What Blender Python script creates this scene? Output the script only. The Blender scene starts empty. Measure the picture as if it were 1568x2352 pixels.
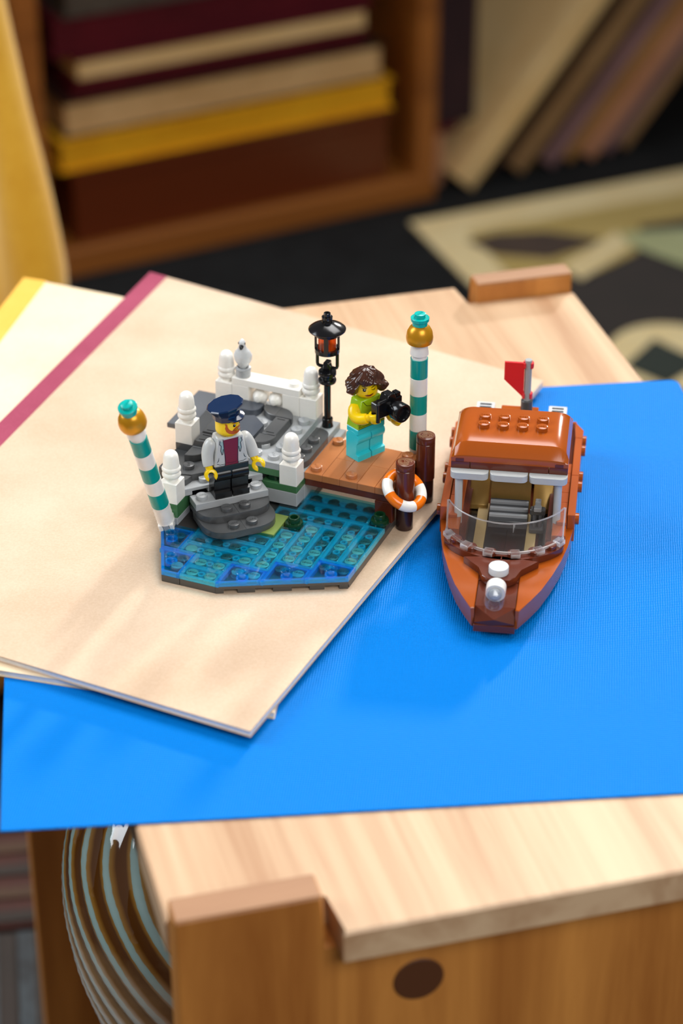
import bpy, bmesh, math, random
from mathutils import Vector, Matrix, noise
random.seed(7)
# ------------------------------------------------------------------ camera, world, lights
MM = 0.001
ZK = 457.0                      # height of the upper notebook's cover above the floor (mm)
scene = bpy.context.scene
col = scene.collection

cam_d = bpy.data.cameras.new('camera')
cam = bpy.data.objects.new('camera', cam_d)
col.objects.link(cam)
cam.location = (18.82 * MM, -842.96 * MM, (526.55 + ZK) * MM)
cam.rotation_euler = (math.radians(90 - 31.795), 0, 0)
cam_d.sensor_fit = 'VERTICAL'
cam_d.sensor_height = 36.0
cam_d.sensor_width = 24.0
cam_d.lens = 36.0 * 5400.0 / 2352.0
cam_d.clip_start = 0.05
cam_d.clip_end = 20
cam_d.dof.use_dof = True
cam_d.dof.focus_distance = 0.968
cam_d.dof.aperture_fstop = 6.4
scene.camera = cam
scene.cycles.transparent_max_bounces = 48

scene.view_settings.view_transform = 'Standard'
scene.view_settings.look = 'None'
scene.view_settings.exposure = -0.03
scene.view_settings.gamma = 1.0
scene.view_settings.use_curve_mapping = False

world = bpy.data.worlds.new('room_light')
scene.world = world
world.use_nodes = True
wb = world.node_tree.nodes['Background']
wb.inputs[0].default_value = (1.0, 0.98, 0.97, 1)
wb.inputs[1].default_value = 0.14


def area(name, loc, target, size, size_y, power, colr, spread=180):
    d = bpy.data.lights.new(name, 'AREA')
    d.shape = 'RECTANGLE'
    d.size = size
    d.size_y = size_y
    d.energy = power
    d.color = colr
    d.spread = math.radians(spread)
    o = bpy.data.objects.new(name, d)
    col.objects.link(o)
    o.location = loc
    v = Vector(target) - Vector(loc)
    o.rotation_euler = v.to_track_quat('-Z', 'Y').to_euler()
    return o


area('window_light_back', (0.45, 0.85, 2.25), (0.0, -0.05, 0.457), 1.5, 1.1, 10.5, (1.0, 0.985, 0.97), 80)
area('window_light_left', (-1.6, 0.2, 1.6), (0.0, 0.0, 0.457), 0.9, 1.2, 7.5, (0.88, 0.94, 1.0), 90)
area('front_fill_light', (0.75, -1.45, 1.85), (0.0, -0.1, 0.457), 1.4, 1.0, 6.0, (1.0, 0.99, 0.97), 80)  # fill lamp added on the camera side to brighten front faces
sun_d = bpy.data.lights.new('low_sun', 'SUN')
sun_d.energy = 1.9
sun_d.angle = math.radians(3.0)
sun_d.color = (1.0, 0.95, 0.88)
sun = bpy.data.objects.new('low_sun', sun_d)
col.objects.link(sun)
sun.rotation_euler = Vector((-0.36, -0.86, -0.36)).to_track_quat('-Z', 'Y').to_euler()


# ------------------------------------------------------------------ materials
def lin(c):
    return tuple(((x / 12.92) if x <= 0.04045 else ((x + 0.055) / 1.055) ** 2.4) for x in c)


def rgb(r, g, b):
    return (*lin((r / 255, g / 255, b / 255)), 1)


def new_mat(name):
    m = bpy.data.materials.new(name)
    m.use_nodes = True
    nt = m.node_tree
    b = nt.nodes['Principled BSDF']
    return m, nt, b


def plastic(name, c, rough=0.22, metal=0.0, coat=0.0, grain=0.03, sss=0.0):
    m, nt, b = new_mat(name)
    b.inputs['Roughness'].default_value = rough
    b.inputs['Metallic'].default_value = metal
    b.inputs['Coat Weight'].default_value = coat
    if sss:
        b.inputs['Subsurface Weight'].default_value = sss
        b.inputs['Subsurface Radius'].default_value = (0.002, 0.002, 0.002)
    tc = nt.nodes.new('ShaderNodeTexCoord')
    n = nt.nodes.new('ShaderNodeTexNoise')
    n.inputs['Scale'].default_value = 700
    n.inputs['Detail'].default_value = 3
    nt.links.new(tc.outputs['Object'], n.inputs['Vector'])
    mix = nt.nodes.new('ShaderNodeMix')
    mix.data_type = 'RGBA'
    mix.inputs[6].default_value = tuple(max(0, x * (1 - grain)) for x in c[:3]) + (1,)
    mix.inputs[7].default_value = tuple(min(1, x * (1 + grain)) for x in c[:3]) + (1,)
    nt.links.new(n.outputs['Fac'], mix.inputs[0])
    nt.links.new(mix.outputs[2], b.inputs['Base Color'])
    return m


def trans_plastic(name, tint, body=0.12, body_col=None, rough=0.03, diffuse=False):
    """clear moulded plastic: straight tinted transmission, sharp gloss and a little light scattered in the body"""
    m = bpy.data.materials.new(name)
    m.use_nodes = True
    nt = m.node_tree
    nt.nodes.clear()
    out = nt.nodes.new('ShaderNodeOutputMaterial')
    tr = nt.nodes.new('ShaderNodeBsdfTransparent')
    tr.inputs[0].default_value = (*tint[:3], 1)
    tl = nt.nodes.new('ShaderNodeBsdfDiffuse' if diffuse else 'ShaderNodeBsdfTranslucent')
    tl.inputs[0].default_value = (*(body_col or tint)[:3], 1)
    m1 = nt.nodes.new('ShaderNodeMixShader')
    m1.inputs[0].default_value = body
    gl = nt.nodes.new('ShaderNodeBsdfGlossy')
    gl.inputs['Roughness'].default_value = rough
    gl.inputs[0].default_value = (1, 1, 1, 1)
    fr = nt.nodes.new('ShaderNodeFresnel')
    fr.inputs[0].default_value = 1.5
    m2 = nt.nodes.new('ShaderNodeMixShader')
    nt.links.new(tr.outputs[0], m1.inputs[1])
    nt.links.new(tl.outputs[0], m1.inputs[2])
    # no bending of rays is modelled, so only the outer side of each skin reflects
    ge = nt.nodes.new('ShaderNodeNewGeometry')
    sb_ = nt.nodes.new('ShaderNodeMath')
    sb_.operation = 'SUBTRACT'
    sb_.inputs[0].default_value = 1.0
    nt.links.new(ge.outputs['Backfacing'], sb_.inputs[1])
    ml = nt.nodes.new('ShaderNodeMath')
    ml.operation = 'MULTIPLY'
    nt.links.new(fr.outputs[0], ml.inputs[0])
    nt.links.new(sb_.outputs[0], ml.inputs[1])
    nt.links.new(ml.outputs[0], m2.inputs[0])
    nt.links.new(m1.outputs[0], m2.inputs[1])
    nt.links.new(gl.outputs[0], m2.inputs[2])
    nt.links.new(m2.outputs[0], out.inputs[0])
    return m


def wood(name, c1, c2, axis='Y', scale=14, rough=0.5, stretch=16.0, contrast=(0.3, 0.7)):
    m, nt, b = new_mat(name)
    b.inputs['Roughness'].default_value = rough
    tc = nt.nodes.new('ShaderNodeTexCoord')
    mp = nt.nodes.new('ShaderNodeMapping')
    s = [scale * stretch] * 3
    s['XYZ'.index(axis)] = scale
    mp.inputs['Scale'].default_value = s
    nt.links.new(tc.outputs['Object'], mp.inputs[0])
    n = nt.nodes.new('ShaderNodeTexNoise')
    n.inputs['Scale'].default_value = 0.35
    n.inputs['Detail'].default_value = 6
    n.inputs['Roughness'].default_value = 0.62
    n.inputs['Distortion'].default_value = 0.6
    nt.links.new(mp.outputs[0], n.inputs['Vector'])
    r = nt.nodes.new('ShaderNodeValToRGB')
    r.color_ramp.elements[0].position = contrast[0]
    r.color_ramp.elements[0].color = c1
    r.color_ramp.elements[1].position = contrast[1]
    r.color_ramp.elements[1].color = c2
    nt.links.new(n.outputs['Fac'], r.inputs[0])
    nt.links.new(r.outputs[0], b.inputs['Base Color'])
    bp = nt.nodes.new('ShaderNodeBump')
    bp.inputs['Strength'].default_value = 0.12
    bp.inputs['Distance'].default_value = 0.0006
    nt.links.new(n.outputs['Fac'], bp.inputs['Height'])
    nt.links.new(bp.outputs[0], b.inputs['Normal'])
    return m


def paper(name, c1, c2, scale=260, rough=0.75, bump=0.04, spec=0.3):
    m, nt, b = new_mat(name)
    b.inputs['Roughness'].default_value = rough
    b.inputs['Specular IOR Level'].default_value = spec
    tc = nt.nodes.new('ShaderNodeTexCoord')
    n = nt.nodes.new('ShaderNodeTexNoise')
    n.inputs['Scale'].default_value = scale
    n.inputs['Detail'].default_value = 8
    n.inputs['Roughness'].default_value = 0.7
    nt.links.new(tc.outputs['Object'], n.inputs['Vector'])
    n2 = nt.nodes.new('ShaderNodeTexNoise')
    n2.inputs['Scale'].default_value = 22
    n2.inputs['Detail'].default_value = 4
    nt.links.new(tc.outputs['Object'], n2.inputs['Vector'])
    ad = nt.nodes.new('ShaderNodeMath')
    ad.operation = 'MULTIPLY_ADD'
    ad.inputs[1].default_value = 0.5
    nt.links.new(n.outputs['Fac'], ad.inputs[0])
    mu = nt.nodes.new('ShaderNodeMath')
    mu.operation = 'MULTIPLY'
    mu.inputs[1].default_value = 0.5
    nt.links.new(n2.outputs['Fac'], mu.inputs[0])
    nt.links.new(mu.outputs[0], ad.inputs[2])
    r = nt.nodes.new('ShaderNodeValToRGB')
    r.color_ramp.elements[0].position = 0.36
    r.color_ramp.elements[0].color = c1
    r.color_ramp.elements[1].position = 0.62
    r.color_ramp.elements[1].color = c2
    nt.links.new(ad.outputs[0], r.inputs[0])
    nt.links.new(r.outputs[0], b.inputs['Base Color'])
    bp = nt.nodes.new('ShaderNodeBump')
    bp.inputs['Strength'].default_value = bump
    bp.inputs['Distance'].default_value = 0.0004
    nt.links.new(n.outputs['Fac'], bp.inputs['Height'])
    nt.links.new(bp.outputs[0], b.inputs['Normal'])
    return m


def linen(name, c):
    """bookcloth: woven relief of crossing threads"""
    m, nt, b = new_mat(name)
    b.inputs['Base Color'].default_value = c
    b.inputs['Roughness'].default_value = 0.5
    b.inputs['Specular IOR Level'].default_value = 0.06
    tc = nt.nodes.new('ShaderNodeTexCoord')
    hs = []
    for i, (ax, s) in enumerate((('X', 330), ('Y', 260))):
        mp = nt.nodes.new('ShaderNodeMapping')
        mp.inputs['Rotation'].default_value = (0, 0, math.radians(6))
        nt.links.new(tc.outputs['Object'], mp.inputs[0])
        w = nt.nodes.new('ShaderNodeTexWave')
        w.wave_type = 'BANDS'
        w.bands_direction = ax
        w.inputs['Scale'].default_value = s
        w.inputs['Distortion'].default_value = 2.2
        w.inputs['Detail'].default_value = 3
        w.inputs['Detail Scale'].default_value = 0.6
        nt.links.new(mp.outputs[0], w.inputs['Vector'])
        hs.append(w)
    ad = nt.nodes.new('ShaderNodeMath')
    nt.links.new(hs[0].outputs['Fac'], ad.inputs[0])
    nt.links.new(hs[1].outputs['Fac'], ad.inputs[1])
    n = nt.nodes.new('ShaderNodeTexNoise')
    n.inputs['Scale'].default_value = 420
    n.inputs['Detail'].default_value = 4
    nt.links.new(tc.outputs['Object'], n.inputs['Vector'])
    ad2 = nt.nodes.new('ShaderNodeMath')
    nt.links.new(ad.outputs[0], ad2.inputs[0])
    nt.links.new(n.outputs['Fac'], ad2.inputs[1])
    bp = nt.nodes.new('ShaderNodeBump')
    bp.inputs['Strength'].default_value = 0.6
    bp.inputs['Distance'].default_value = 0.00022
    nt.links.new(ad2.outputs[0], bp.inputs['Height'])
    nt.links.new(bp.outputs[0], b.inputs['Normal'])
    return m


def fabric(name, c1, c2, scale=300, rough=0.85):
    m = paper(name, c1, c2, scale, rough, 0.3, 0.2)
    m.node_tree.nodes['Principled BSDF'].inputs['Sheen Weight'].default_value = 0.3
    return m


M = dict(
    white=plastic('white plastic', rgb(243, 240, 233), 0.24, sss=0.0),
    lgrey=plastic('light grey plastic', rgb(168, 171, 173), 0.28),
    mgrey=plastic('mid grey plastic', rgb(192, 194, 193), 0.28),
    sgrey=plastic('pale grey plastic', rgb(214, 217, 218), 0.28),
    dgrey=plastic('dark grey plastic', rgb(78, 79, 80), 0.26),
    sandstud=plastic('sand grey plastic', rgb(160, 155, 144), 0.35),
    basegrey=plastic('base grey plastic', rgb(78, 75, 72), 0.35),
    stone=plastic('stone grey plastic', rgb(98, 101, 106), 0.3),
    slate=plastic('slate grey plastic', rgb(72, 77, 86), 0.24),
    black=plastic('black plastic', rgb(19, 19, 21), 0.16),
    blackmatt=plastic('black trouser plastic', rgb(17, 16, 17), 0.24),
    green=plastic('moss green plastic', rgb(64, 110, 70), 0.28),
    dgreen=plastic('dark green plastic', rgb(12, 54, 30), 0.16),
    olive=plastic('olive green plastic', rgb(122, 142, 72), 0.28),
    plank=plastic('nougat brown plastic', rgb(186, 116, 68), 0.24),
    rbrown=plastic('reddish brown plastic', rgb(98, 44, 27), 0.18),
    dbrown=plastic('dark brown plastic', rgb(52, 30, 26), 0.2),
    teal=plastic('teal plastic', rgb(0, 152, 143), 0.24),
    tealb=plastic('bright teal plastic', rgb(0, 178, 170), 0.24),
    gold=plastic('pearl gold plastic', rgb(218, 152, 26), 0.32, 0.45),
    tan=plastic('dark tan metallic plastic', rgb(176, 140, 76), 0.34, 0.45),
    tanl=plastic('tan plastic', rgb(205, 178, 122), 0.34, 0.1),
    yellow=plastic('yellow plastic', rgb(255, 212, 8), 0.24),
    lime=plastic('lime plastic', rgb(158, 198, 26), 0.24),
    azure=plastic('azure plastic', rgb(46, 201, 214), 0.26),
    navy=plastic('navy plastic', rgb(15, 38, 72), 0.14),
    dred=plastic('dark red print', rgb(118, 14, 34), 0.28),
    red=plastic('red plastic', rgb(232, 40, 46), 0.4),
    orange=plastic('orange plastic', rgb(240, 118, 14), 0.18),
    dorange=plastic('dark orange plastic', rgb(164, 78, 20), 0.16),
    dorange2=plastic('rust orange plastic', rgb(172, 84, 38), 0.2),
    hair=plastic('dark brown hair plastic', rgb(66, 38, 28), 0.14),
    beard=plastic('rust beard print', rgb(186, 84, 12), 0.3),
    lips=plastic('lip print', rgb(150, 60, 20), 0.3),
    ink=plastic('black print', rgb(16, 15, 18), 0.3),
    shirtgrey=plastic('shirt grey print', rgb(150, 176, 178), 0.3),
    ring=plastic('pale growth ring print', rgb(176, 146, 110), 0.3),
    ltblue=trans_plastic('clear light blue plastic', (0.52, 0.88, 0.94), 0.05, (0.10, 0.86, 1.0)),
    ltglow=trans_plastic('clear light blue edge glow plastic', (0.55, 0.94, 0.99), 0.30, (0.08, 0.74, 0.90), diffuse=True),  # diffuse cyan paints in the light piped to the tile walls
    medblue=trans_plastic('clear blue plastic', (0.46, 0.86, 0.99), 0.10, (0.02, 0.66, 1.0)),
    medglow=trans_plastic('clear blue edge glow plastic', (0.36, 0.82, 0.99), 0.34, (0.02, 0.50, 0.92), diffuse=True),  # same painted edge glow, bluer, for the wedge walls
    clear=trans_plastic('clear plastic', (0.96, 0.96, 0.96), 0.07, (1, 1, 1)),
    clearglow=trans_plastic('clear edge glow plastic', (0.92, 0.92, 0.92), 0.35, (1, 1, 1)),  # whiter body stands in for light gathering along clear edges
    amber=trans_plastic('clear orange plastic', (0.95, 0.35, 0.05), 0.55, (1.0, 0.30, 0.03)),
    ash=wood('pale ash wood', rgb(174, 132, 96), rgb(214, 182, 146), 'Y', 4, 0.42, 26, (0.32, 0.60)),
    oak=wood('oak panel wood', rgb(156, 92, 34), rgb(220, 150, 72), 'Z', 5, 0.5, 18, (0.3, 0.7)),
    endgrain=wood('oak end grain', rgb(142, 98, 66), rgb(172, 128, 92), 'X', 8, 0.55, 10),
    walnut=wood('shelf wood', rgb(138, 80, 28), rgb(186, 116, 48), 'X', 3, 0.5, 12),
    plug=plastic('walnut plug', rgb(84, 46, 20), 0.6),
    kraft=paper('kraft cover', rgb(197, 167, 138), rgb(214, 189, 163), 900, 0.62, 0.05, 0.4),
    kraft2=paper('pale kraft cover', rgb(232, 206, 168), rgb(242, 220, 188), 900, 0.62, 0.05, 0.4),
    pages=paper('page edges', rgb(226, 222, 218), rgb(242, 240, 236), 500),
    magenta=paper('magenta spine tape', rgb(146, 54, 80), rgb(164, 70, 96), 900),
    mustard=paper('mustard spine tape', rgb(232, 172, 62), rgb(242, 190, 88), 900),
    blue=linen('blue bookcloth', rgb(0, 121, 211)),
    floor=paper('charcoal floor', rgb(22, 24, 26), rgb(34, 37, 39), 60, 0.8, 0.1, 0.2),
    wall=paper('beige wall', rgb(158, 112, 72), rgb(176, 128, 84), 20, 0.9, 0.05, 0.2),
)


# ------------------------------------------------------------------ mesh helpers (all in millimetres)
class MB:
    def __init__(self):
        self.bm = bmesh.new()

    def _bev(self, faces, bev, seg=1):
        if bev:
            es = {e for f in faces for e in f.edges}
            bmesh.ops.bevel(self.bm, geom=list(es), offset=bev, segments=seg, affect='EDGES', profile=0.5)

    def box(self, x0, y0, z0, x1, y1, z1, bev=0.16, m=None):
        if m is not None:
            pts = [m @ Vector(p) for p in ((x0, y0, z0), (x1, y0, z0), (x1, y1, z0), (x0, y1, z0), (x0, y0, z1), (x1, y0, z1), (x1, y1, z1), (x0, y1, z1))]
        else:
            pts = [(x0, y0, z0), (x1, y0, z0), (x1, y1, z0), (x0, y1, z0), (x0, y0, z1), (x1, y0, z1), (x1, y1, z1), (x0, y1, z1)]
        v = [self.bm.verts.new(p) for p in pts]
        fs = [self.bm.faces.new([v[i] for i in q]) for q in ((3, 2, 1, 0), (4, 5, 6, 7), (0, 1, 5, 4), (1, 2, 6, 5), (2, 3, 7, 6), (3, 0, 4, 7))]
        self._bev(fs, bev)
        return self

    def hexa(self, pts, bev=0.12):
        """eight corners: bottom ring then top ring"""
        v = [self.bm.verts.new(p) for p in pts]
        fs = [self.bm.faces.new([v[i] for i in q]) for q in ((3, 2, 1, 0), (4, 5, 6, 7), (0, 1, 5, 4), (1, 2, 6, 5), (2, 3, 7, 6), (3, 0, 4, 7))]
        self._bev(fs, bev)
        return self

    def prism(self, poly, z0, z1, bev=0.16, top=None, m=None):
        """poly: 2D points counter-clockwise; top: optional other outline for the top"""
        top = top or poly
        T = (lambda p: m @ Vector(p)) if m is not None else (lambda p: p)
        a = [self.bm.verts.new(T((x, y, z0))) for x, y in poly]
        b = [self.bm.verts.new(T((x, y, z1))) for x, y in top]
        n = len(poly)
        f1 = self.bm.faces.new(a[::-1])
        f2 = self.bm.faces.new(b)
        sides = [self.bm.faces.new((a[i], a[(i + 1) % n], b[(i + 1) % n], b[i])) for i in range(n)]
        if bev:
            es = list(set(f2.edges) | set(f1.edges))
            bmesh.ops.bevel(self.bm, geom=es, offset=bev, segments=1, affect='EDGES')
        return self

    def lathe(self, prof, seg=24, c=(0, 0, 0), m=None, arc=None):
        """prof: (radius, height) from bottom to top"""
        rings = []
        for r, h in prof:
            ring = []
            for i in range(seg):
                t = 2 * math.pi * i / seg
                p = Vector((c[0] + r * math.cos(t), c[1] + r * math.sin(t), c[2] + h))
                ring.append(self.bm.verts.new(m @ p if m is not None else p))
            rings.append(ring)
        for a, b in zip(rings, rings[1:]):
            for i in range(seg):
                j = (i + 1) % seg
                self.bm.faces.new((a[i], a[j], b[j], b[i]))
        self.bm.faces.new(rings[0][::-1])
        self.bm.faces.new(rings[-1])
        return self

    def cyl(self, r, z0, z1, c=(0, 0), seg=24, bev=0.15, m=None):
        return self.lathe([(r - bev, z0), (r, z0 + bev), (r, z1 - bev), (r - bev, z1)] if bev else [(r, z0), (r, z1)], seg, (c[0], c[1], 0), m)

    def tube(self, pts, radii, seg=12, cap=True):
        pts = [Vector(p) for p in pts]
        n = len(pts)
        if not hasattr(radii, '__len__'):
            radii = [radii] * n
        rings = []
        up = None
        for i in range(n):
            d = (pts[min(i + 1, n - 1)] - pts[max(i - 1, 0)]).normalized()
            if up is None:
                up = d.orthogonal().normalized()
            else:
                up = (up - d * up.dot(d)).normalized()
            s = d.cross(up)
            rings.append([self.bm.verts.new(pts[i] + (up * math.cos(2 * math.pi * k / seg) + s * math.sin(2 * math.pi * k / seg)) * radii[i]) for k in range(seg)])
        for a, b in zip(rings, rings[1:]):
            for k in range(seg):
                self.bm.faces.new((a[k], a[(k + 1) % seg], b[(k + 1) % seg], b[k]))
        if cap:
            self.bm.faces.new(rings[0][::-1])
            self.bm.faces.new(rings[-1])
        return self

    def torus_arc(self, R, r, a0, a1, seg=10, rs=14, m=None):
        rings = []
        for i in range(seg + 1):
            t = a0 + (a1 - a0) * i / seg
            ring = []
            for k in range(rs):
                p = 2 * math.pi * k / rs
                q = Vector(((R + r * math.cos(p)) * math.cos(t), (R + r * math.cos(p)) * math.sin(t), r * math.sin(p)))
                ring.append(self.bm.verts.new(m @ q if m is not None else q))
            rings.append(ring)
        for a, b in zip(rings, rings[1:]):
            for k in range(rs):
                self.bm.faces.new((a[k], b[k], b[(k + 1) % rs], a[(k + 1) % rs]))
        self.bm.faces.new(rings[0])
        self.bm.faces.new(rings[-1][::-1])
        return self

    def grid(self, fn, nu, nv, close_u=False):
        rows = [[self.bm.verts.new(fn(i / (nu if close_u else nu - 1), j / (nv - 1))) for i in range(nu)] for j in range(nv)]
        for a, b in zip(rows, rows[1:]):
            for i in range(nu if close_u else nu - 1):
                k = (i + 1) % nu
                self.bm.faces.new((a[i], a[k], b[k], b[i]))
        return rows

    def stud(self, x, y, z, rot=0.0, r=2.42, h=1.75, text=True, hollow=False):
        if hollow:
            self.lathe([(r, z), (r, z + h - .12), (r - .12, z + h), (1.75, z + h), (1.63, z + h - .12), (1.63, z + .3), (0.2, z + .3)], 20, (x, y, 0))
        else:
            self.lathe([(r, z), (r, z + h - .18), (r - .05, z + h - .06), (r - .16, z + h)], 20, (x, y, 0))
        if text and TEXT and not hollow:
            tv, tf = TEXT
            c, s = math.cos(rot), math.sin(rot)
            vs = [self.bm.verts.new((x + (a * c - b * s), y + (a * s + b * c), z + h + d)) for a, b, d in tv]
            for f in tf:
                try:
                    self.bm.faces.new([vs[i] for i in f])
                except ValueError:
                    pass
        return self

    def build(self, name, mat, parent=None, loc=(0, 0, 0), smooth=35, solid=True):
        bm = self.bm
        bmesh.ops.recalc_face_normals(bm, faces=bm.faces[:])
        me = bpy.data.meshes.new(name)
        bmesh.ops.scale(bm, vec=(MM, MM, MM), verts=bm.verts[:])
        bm.to_mesh(me)
        bm.free()
        for p in me.polygons:
            p.use_smooth = True
        me.set_sharp_from_angle(angle=math.radians(smooth))
        me.materials.append(M[mat] if isinstance(mat, str) else mat)
        o = bpy.data.objects.new(name, me)
        col.objects.link(o)
        o.location = (loc[0] * MM, loc[1] * MM, loc[2] * MM)
        if parent is not None:
            o.parent = parent
        return o


def text_mesh():
    cu = bpy.data.curves.new('stud_text', 'FONT')
    cu.body = 'LEGO'
    cu.align_x = 'CENTER'
    cu.align_y = 'CENTER'
    cu.size = 1.55
    cu.extrude = 0.07
    cu.offset = 0.035
    cu.resolution_u = 1
    o = bpy.data.objects.new('stud_text', cu)
    col.objects.link(o)
    dg = bpy.context.evaluated_depsgraph_get()
    me = bpy.data.meshes.new_from_object(o.evaluated_get(dg))
    tv = [(v.co.x, v.co.y, v.co.z + 0.06) for v in me.vertices]
    tf = [list(p.vertices) for p in me.polygons]
    bpy.data.objects.remove(o)
    bpy.data.meshes.remove(me)
    bpy.data.curves.remove(cu)
    return tv, tf


TEXT = text_mesh()


def empty(name, loc, rz=0.0, label=None, cat=None, group=None):
    o = bpy.data.objects.new(name, None)
    o.empty_display_size = 0.01
    col.objects.link(o)
    o.location = (loc[0] * MM, loc[1] * MM, loc[2] * MM)
    o.rotation_euler = (0, 0, rz)
    return tag(o, label, cat, group)


def tag(o, label=None, cat=None, group=None, kind=None):
    if label:
        o['label'] = label
    if cat:
        o['category'] = cat
    if group:
        o['group'] = group
    if kind:
        o['kind'] = kind
    return o


def rot2(x, y, a):
    return x * math.cos(a) - y * math.sin(a), x * math.sin(a) + y * math.cos(a)


DA = math.radians(-22.52)          # the toy quay is turned by this against the camera


def D(u, v, z=0.0):
    """stud coordinates of the quay -> world millimetres"""
    x, y = rot2(u * 8, v * 8, DA)
    return (x, y, z + ZK)


def rounded(poly, r, idx, n=5):
    """round the corners idx of a polygon"""
    out = []
    m = len(poly)
    for i, p in enumerate(poly):
        if i not in idx:
            out.append(p)
            continue
        p = Vector(p)
        a = (Vector(poly[i - 1]) - p).normalized()
        b = (Vector(poly[(i + 1) % m]) - p).normalized()
        s, e = p + a * r, p + b * r
        for k in range(n + 1):
            t = k / n
            q = (1 - t) ** 2 * s + 2 * t * (1 - t) * (p * 0.82 + (s + e) * 0.09) + t * t * e
            out.append((q.x, q.y))
    return out


def S(poly, k=8.0):
    return [(x * k, y * k) for x, y in poly]

# ------------------------------------------------------------------ the room
fl = MB().box(-2500, -1500, -20, 2500, 3200, 0, 0).build('floor', 'floor')
tag(fl, 'dark charcoal floor', 'floor', kind='structure')
RA = math.radians(27.57)           # the bookcase and wall are turned by this
RB = (114.0, 1346.0)


def RP(s, o, z=0.0):
    """along the bookcase front, behind it, height -> world mm"""
    x, y = rot2(s, o, RA)
    return (RB[0] + x, RB[1] + y, z)


wb_ = MB().box(-1900, 360, 0, 2200, 400, 640, 0).build('wall_back', 'wall', loc=(RB[0], RB[1], 0))
wb_.rotation_euler = (0, 0, RA)
tag(wb_, 'beige wall behind the bookcase', 'wall', kind='structure')

# bookcase: open wooden box with a stack of books lying in it
bc = empty('bookcase', RP(0, 0), RA, 'low open wooden bookcase holding a lying stack of books', 'bookcase')
MB().box(-432, 0, 0, 0, 310, 27, 1.5).build('bottom_board', 'walnut', bc)
MB().box(-432, 0, 27, -410, 310, 360, 1.5).build('side_board', 'walnut', bc)
MB().box(-22, 0, 27, 0, 310, 360, 1.5).build('side_board', 'walnut', bc)
MB().box(-432, 0, 360, 0, 310, 382, 1.5).build('top_board', 'walnut', bc)
MB().box(-410, 300, 27, -22, 308, 360, 0.5).build('back_board', 'walnut', bc)


def flat_book(name, s0, s1, z0, z1, o0, cover, page, label, depth=250, cat='book', th=2.2):
    e = empty(name, RP((s0 + s1) / 2, o0, z0), RA, label, cat, 'books lying in the bookcase')
    w = (s1 - s0) / 2
    h = z1 - z0
    mb = MB()
    mb.box(-w, 0, 0, w, depth, th, 0.5).box(-w, 0, h - th, w, depth, h, 0.5).box(-w, depth - th, th, w, depth, h - th, 0.2)
    mb.build('cover', cover, e)
    MB().box(-w + 4, 3, th, w - 4, depth - th, h - th, 0.3).build('page_block', page, e)
    return e


C_ = dict(
    cordovan=plastic('brown leather box', rgb(104, 44, 14), 0.35, grain=0.15),
    ochre=paper('ochre book cloth', rgb(232, 164, 18), rgb(246, 184, 30), 200),
    cream=paper('cream pages', rgb(232, 196, 134), rgb(242, 212, 156), 200),
    dullcream=paper('dull cream pages', rgb(204, 164, 110), rgb(224, 188, 136), 200),
    umber=paper('umber cloth', rgb(40, 24, 16), rgb(56, 34, 22), 200),
    maroon=paper('maroon cloth', rgb(78, 8, 22), rgb(96, 14, 30), 200),
    grey=paper('grey cloth', rgb(70, 62, 56), rgb(92, 84, 76), 200),
    plum=paper('plum cloth', rgb(44, 28, 34), rgb(58, 36, 42), 120),
    oliv=paper('dark olive cloth', rgb(56, 44, 14), rgb(76, 58, 22), 120),
    taupe=paper('taupe cloth', rgb(150, 116, 78), rgb(168, 134, 92), 120),
    mauve=paper('mauve cloth', rgb(128, 98, 100), rgb(148, 114, 116), 120),
    tan=paper('tan cloth', rgb(164, 120, 68), rgb(184, 138, 82), 120),
    pink=paper('pinkish cloth', rgb(184, 130, 98), rgb(200, 146, 112), 120),
)
bx = empty('storage_box', RP(-215, 14, 27), RA, 'glossy reddish brown box at the bottom of the book stack', 'box')
MB().box(-167, 0, 0, 167, 260, 60, 1.5).build('body', C_['cordovan'], bx)
MB().box(-169, -2, 60, 169, 262, 75, 1.5).build('lid', C_['cordovan'], bx)
flat_book('book', -396, -44, 102, 133, 10, C_['ochre'], C_['ochre'], 'mustard yellow book lying on the brown box')
flat_book('book', -388, -52, 133, 168, 14, C_['umber'], C_['dullcream'], 'thick cream-paged book lying on the mustard yellow book', th=2)
flat_book('book', -376, -66, 168, 186, 22, C_['maroon'], C_['maroon'], 'thin dark maroon book between two cream books')
flat_book('book', -374, -70, 186, 208, 12, C_['maroon'], C_['cream'], 'pale cream-paged maroon book lying high in the stack', th=2)
flat_book('book', -392, -58, 208, 246, 24, C_['maroon'], C_['maroon'], 'dark red cloth book under the topmost grey book')
flat_book('book', -380, -80, 246, 284, 18, C_['grey'], C_['grey'], 'dull grey book on top of the stack')

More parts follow.
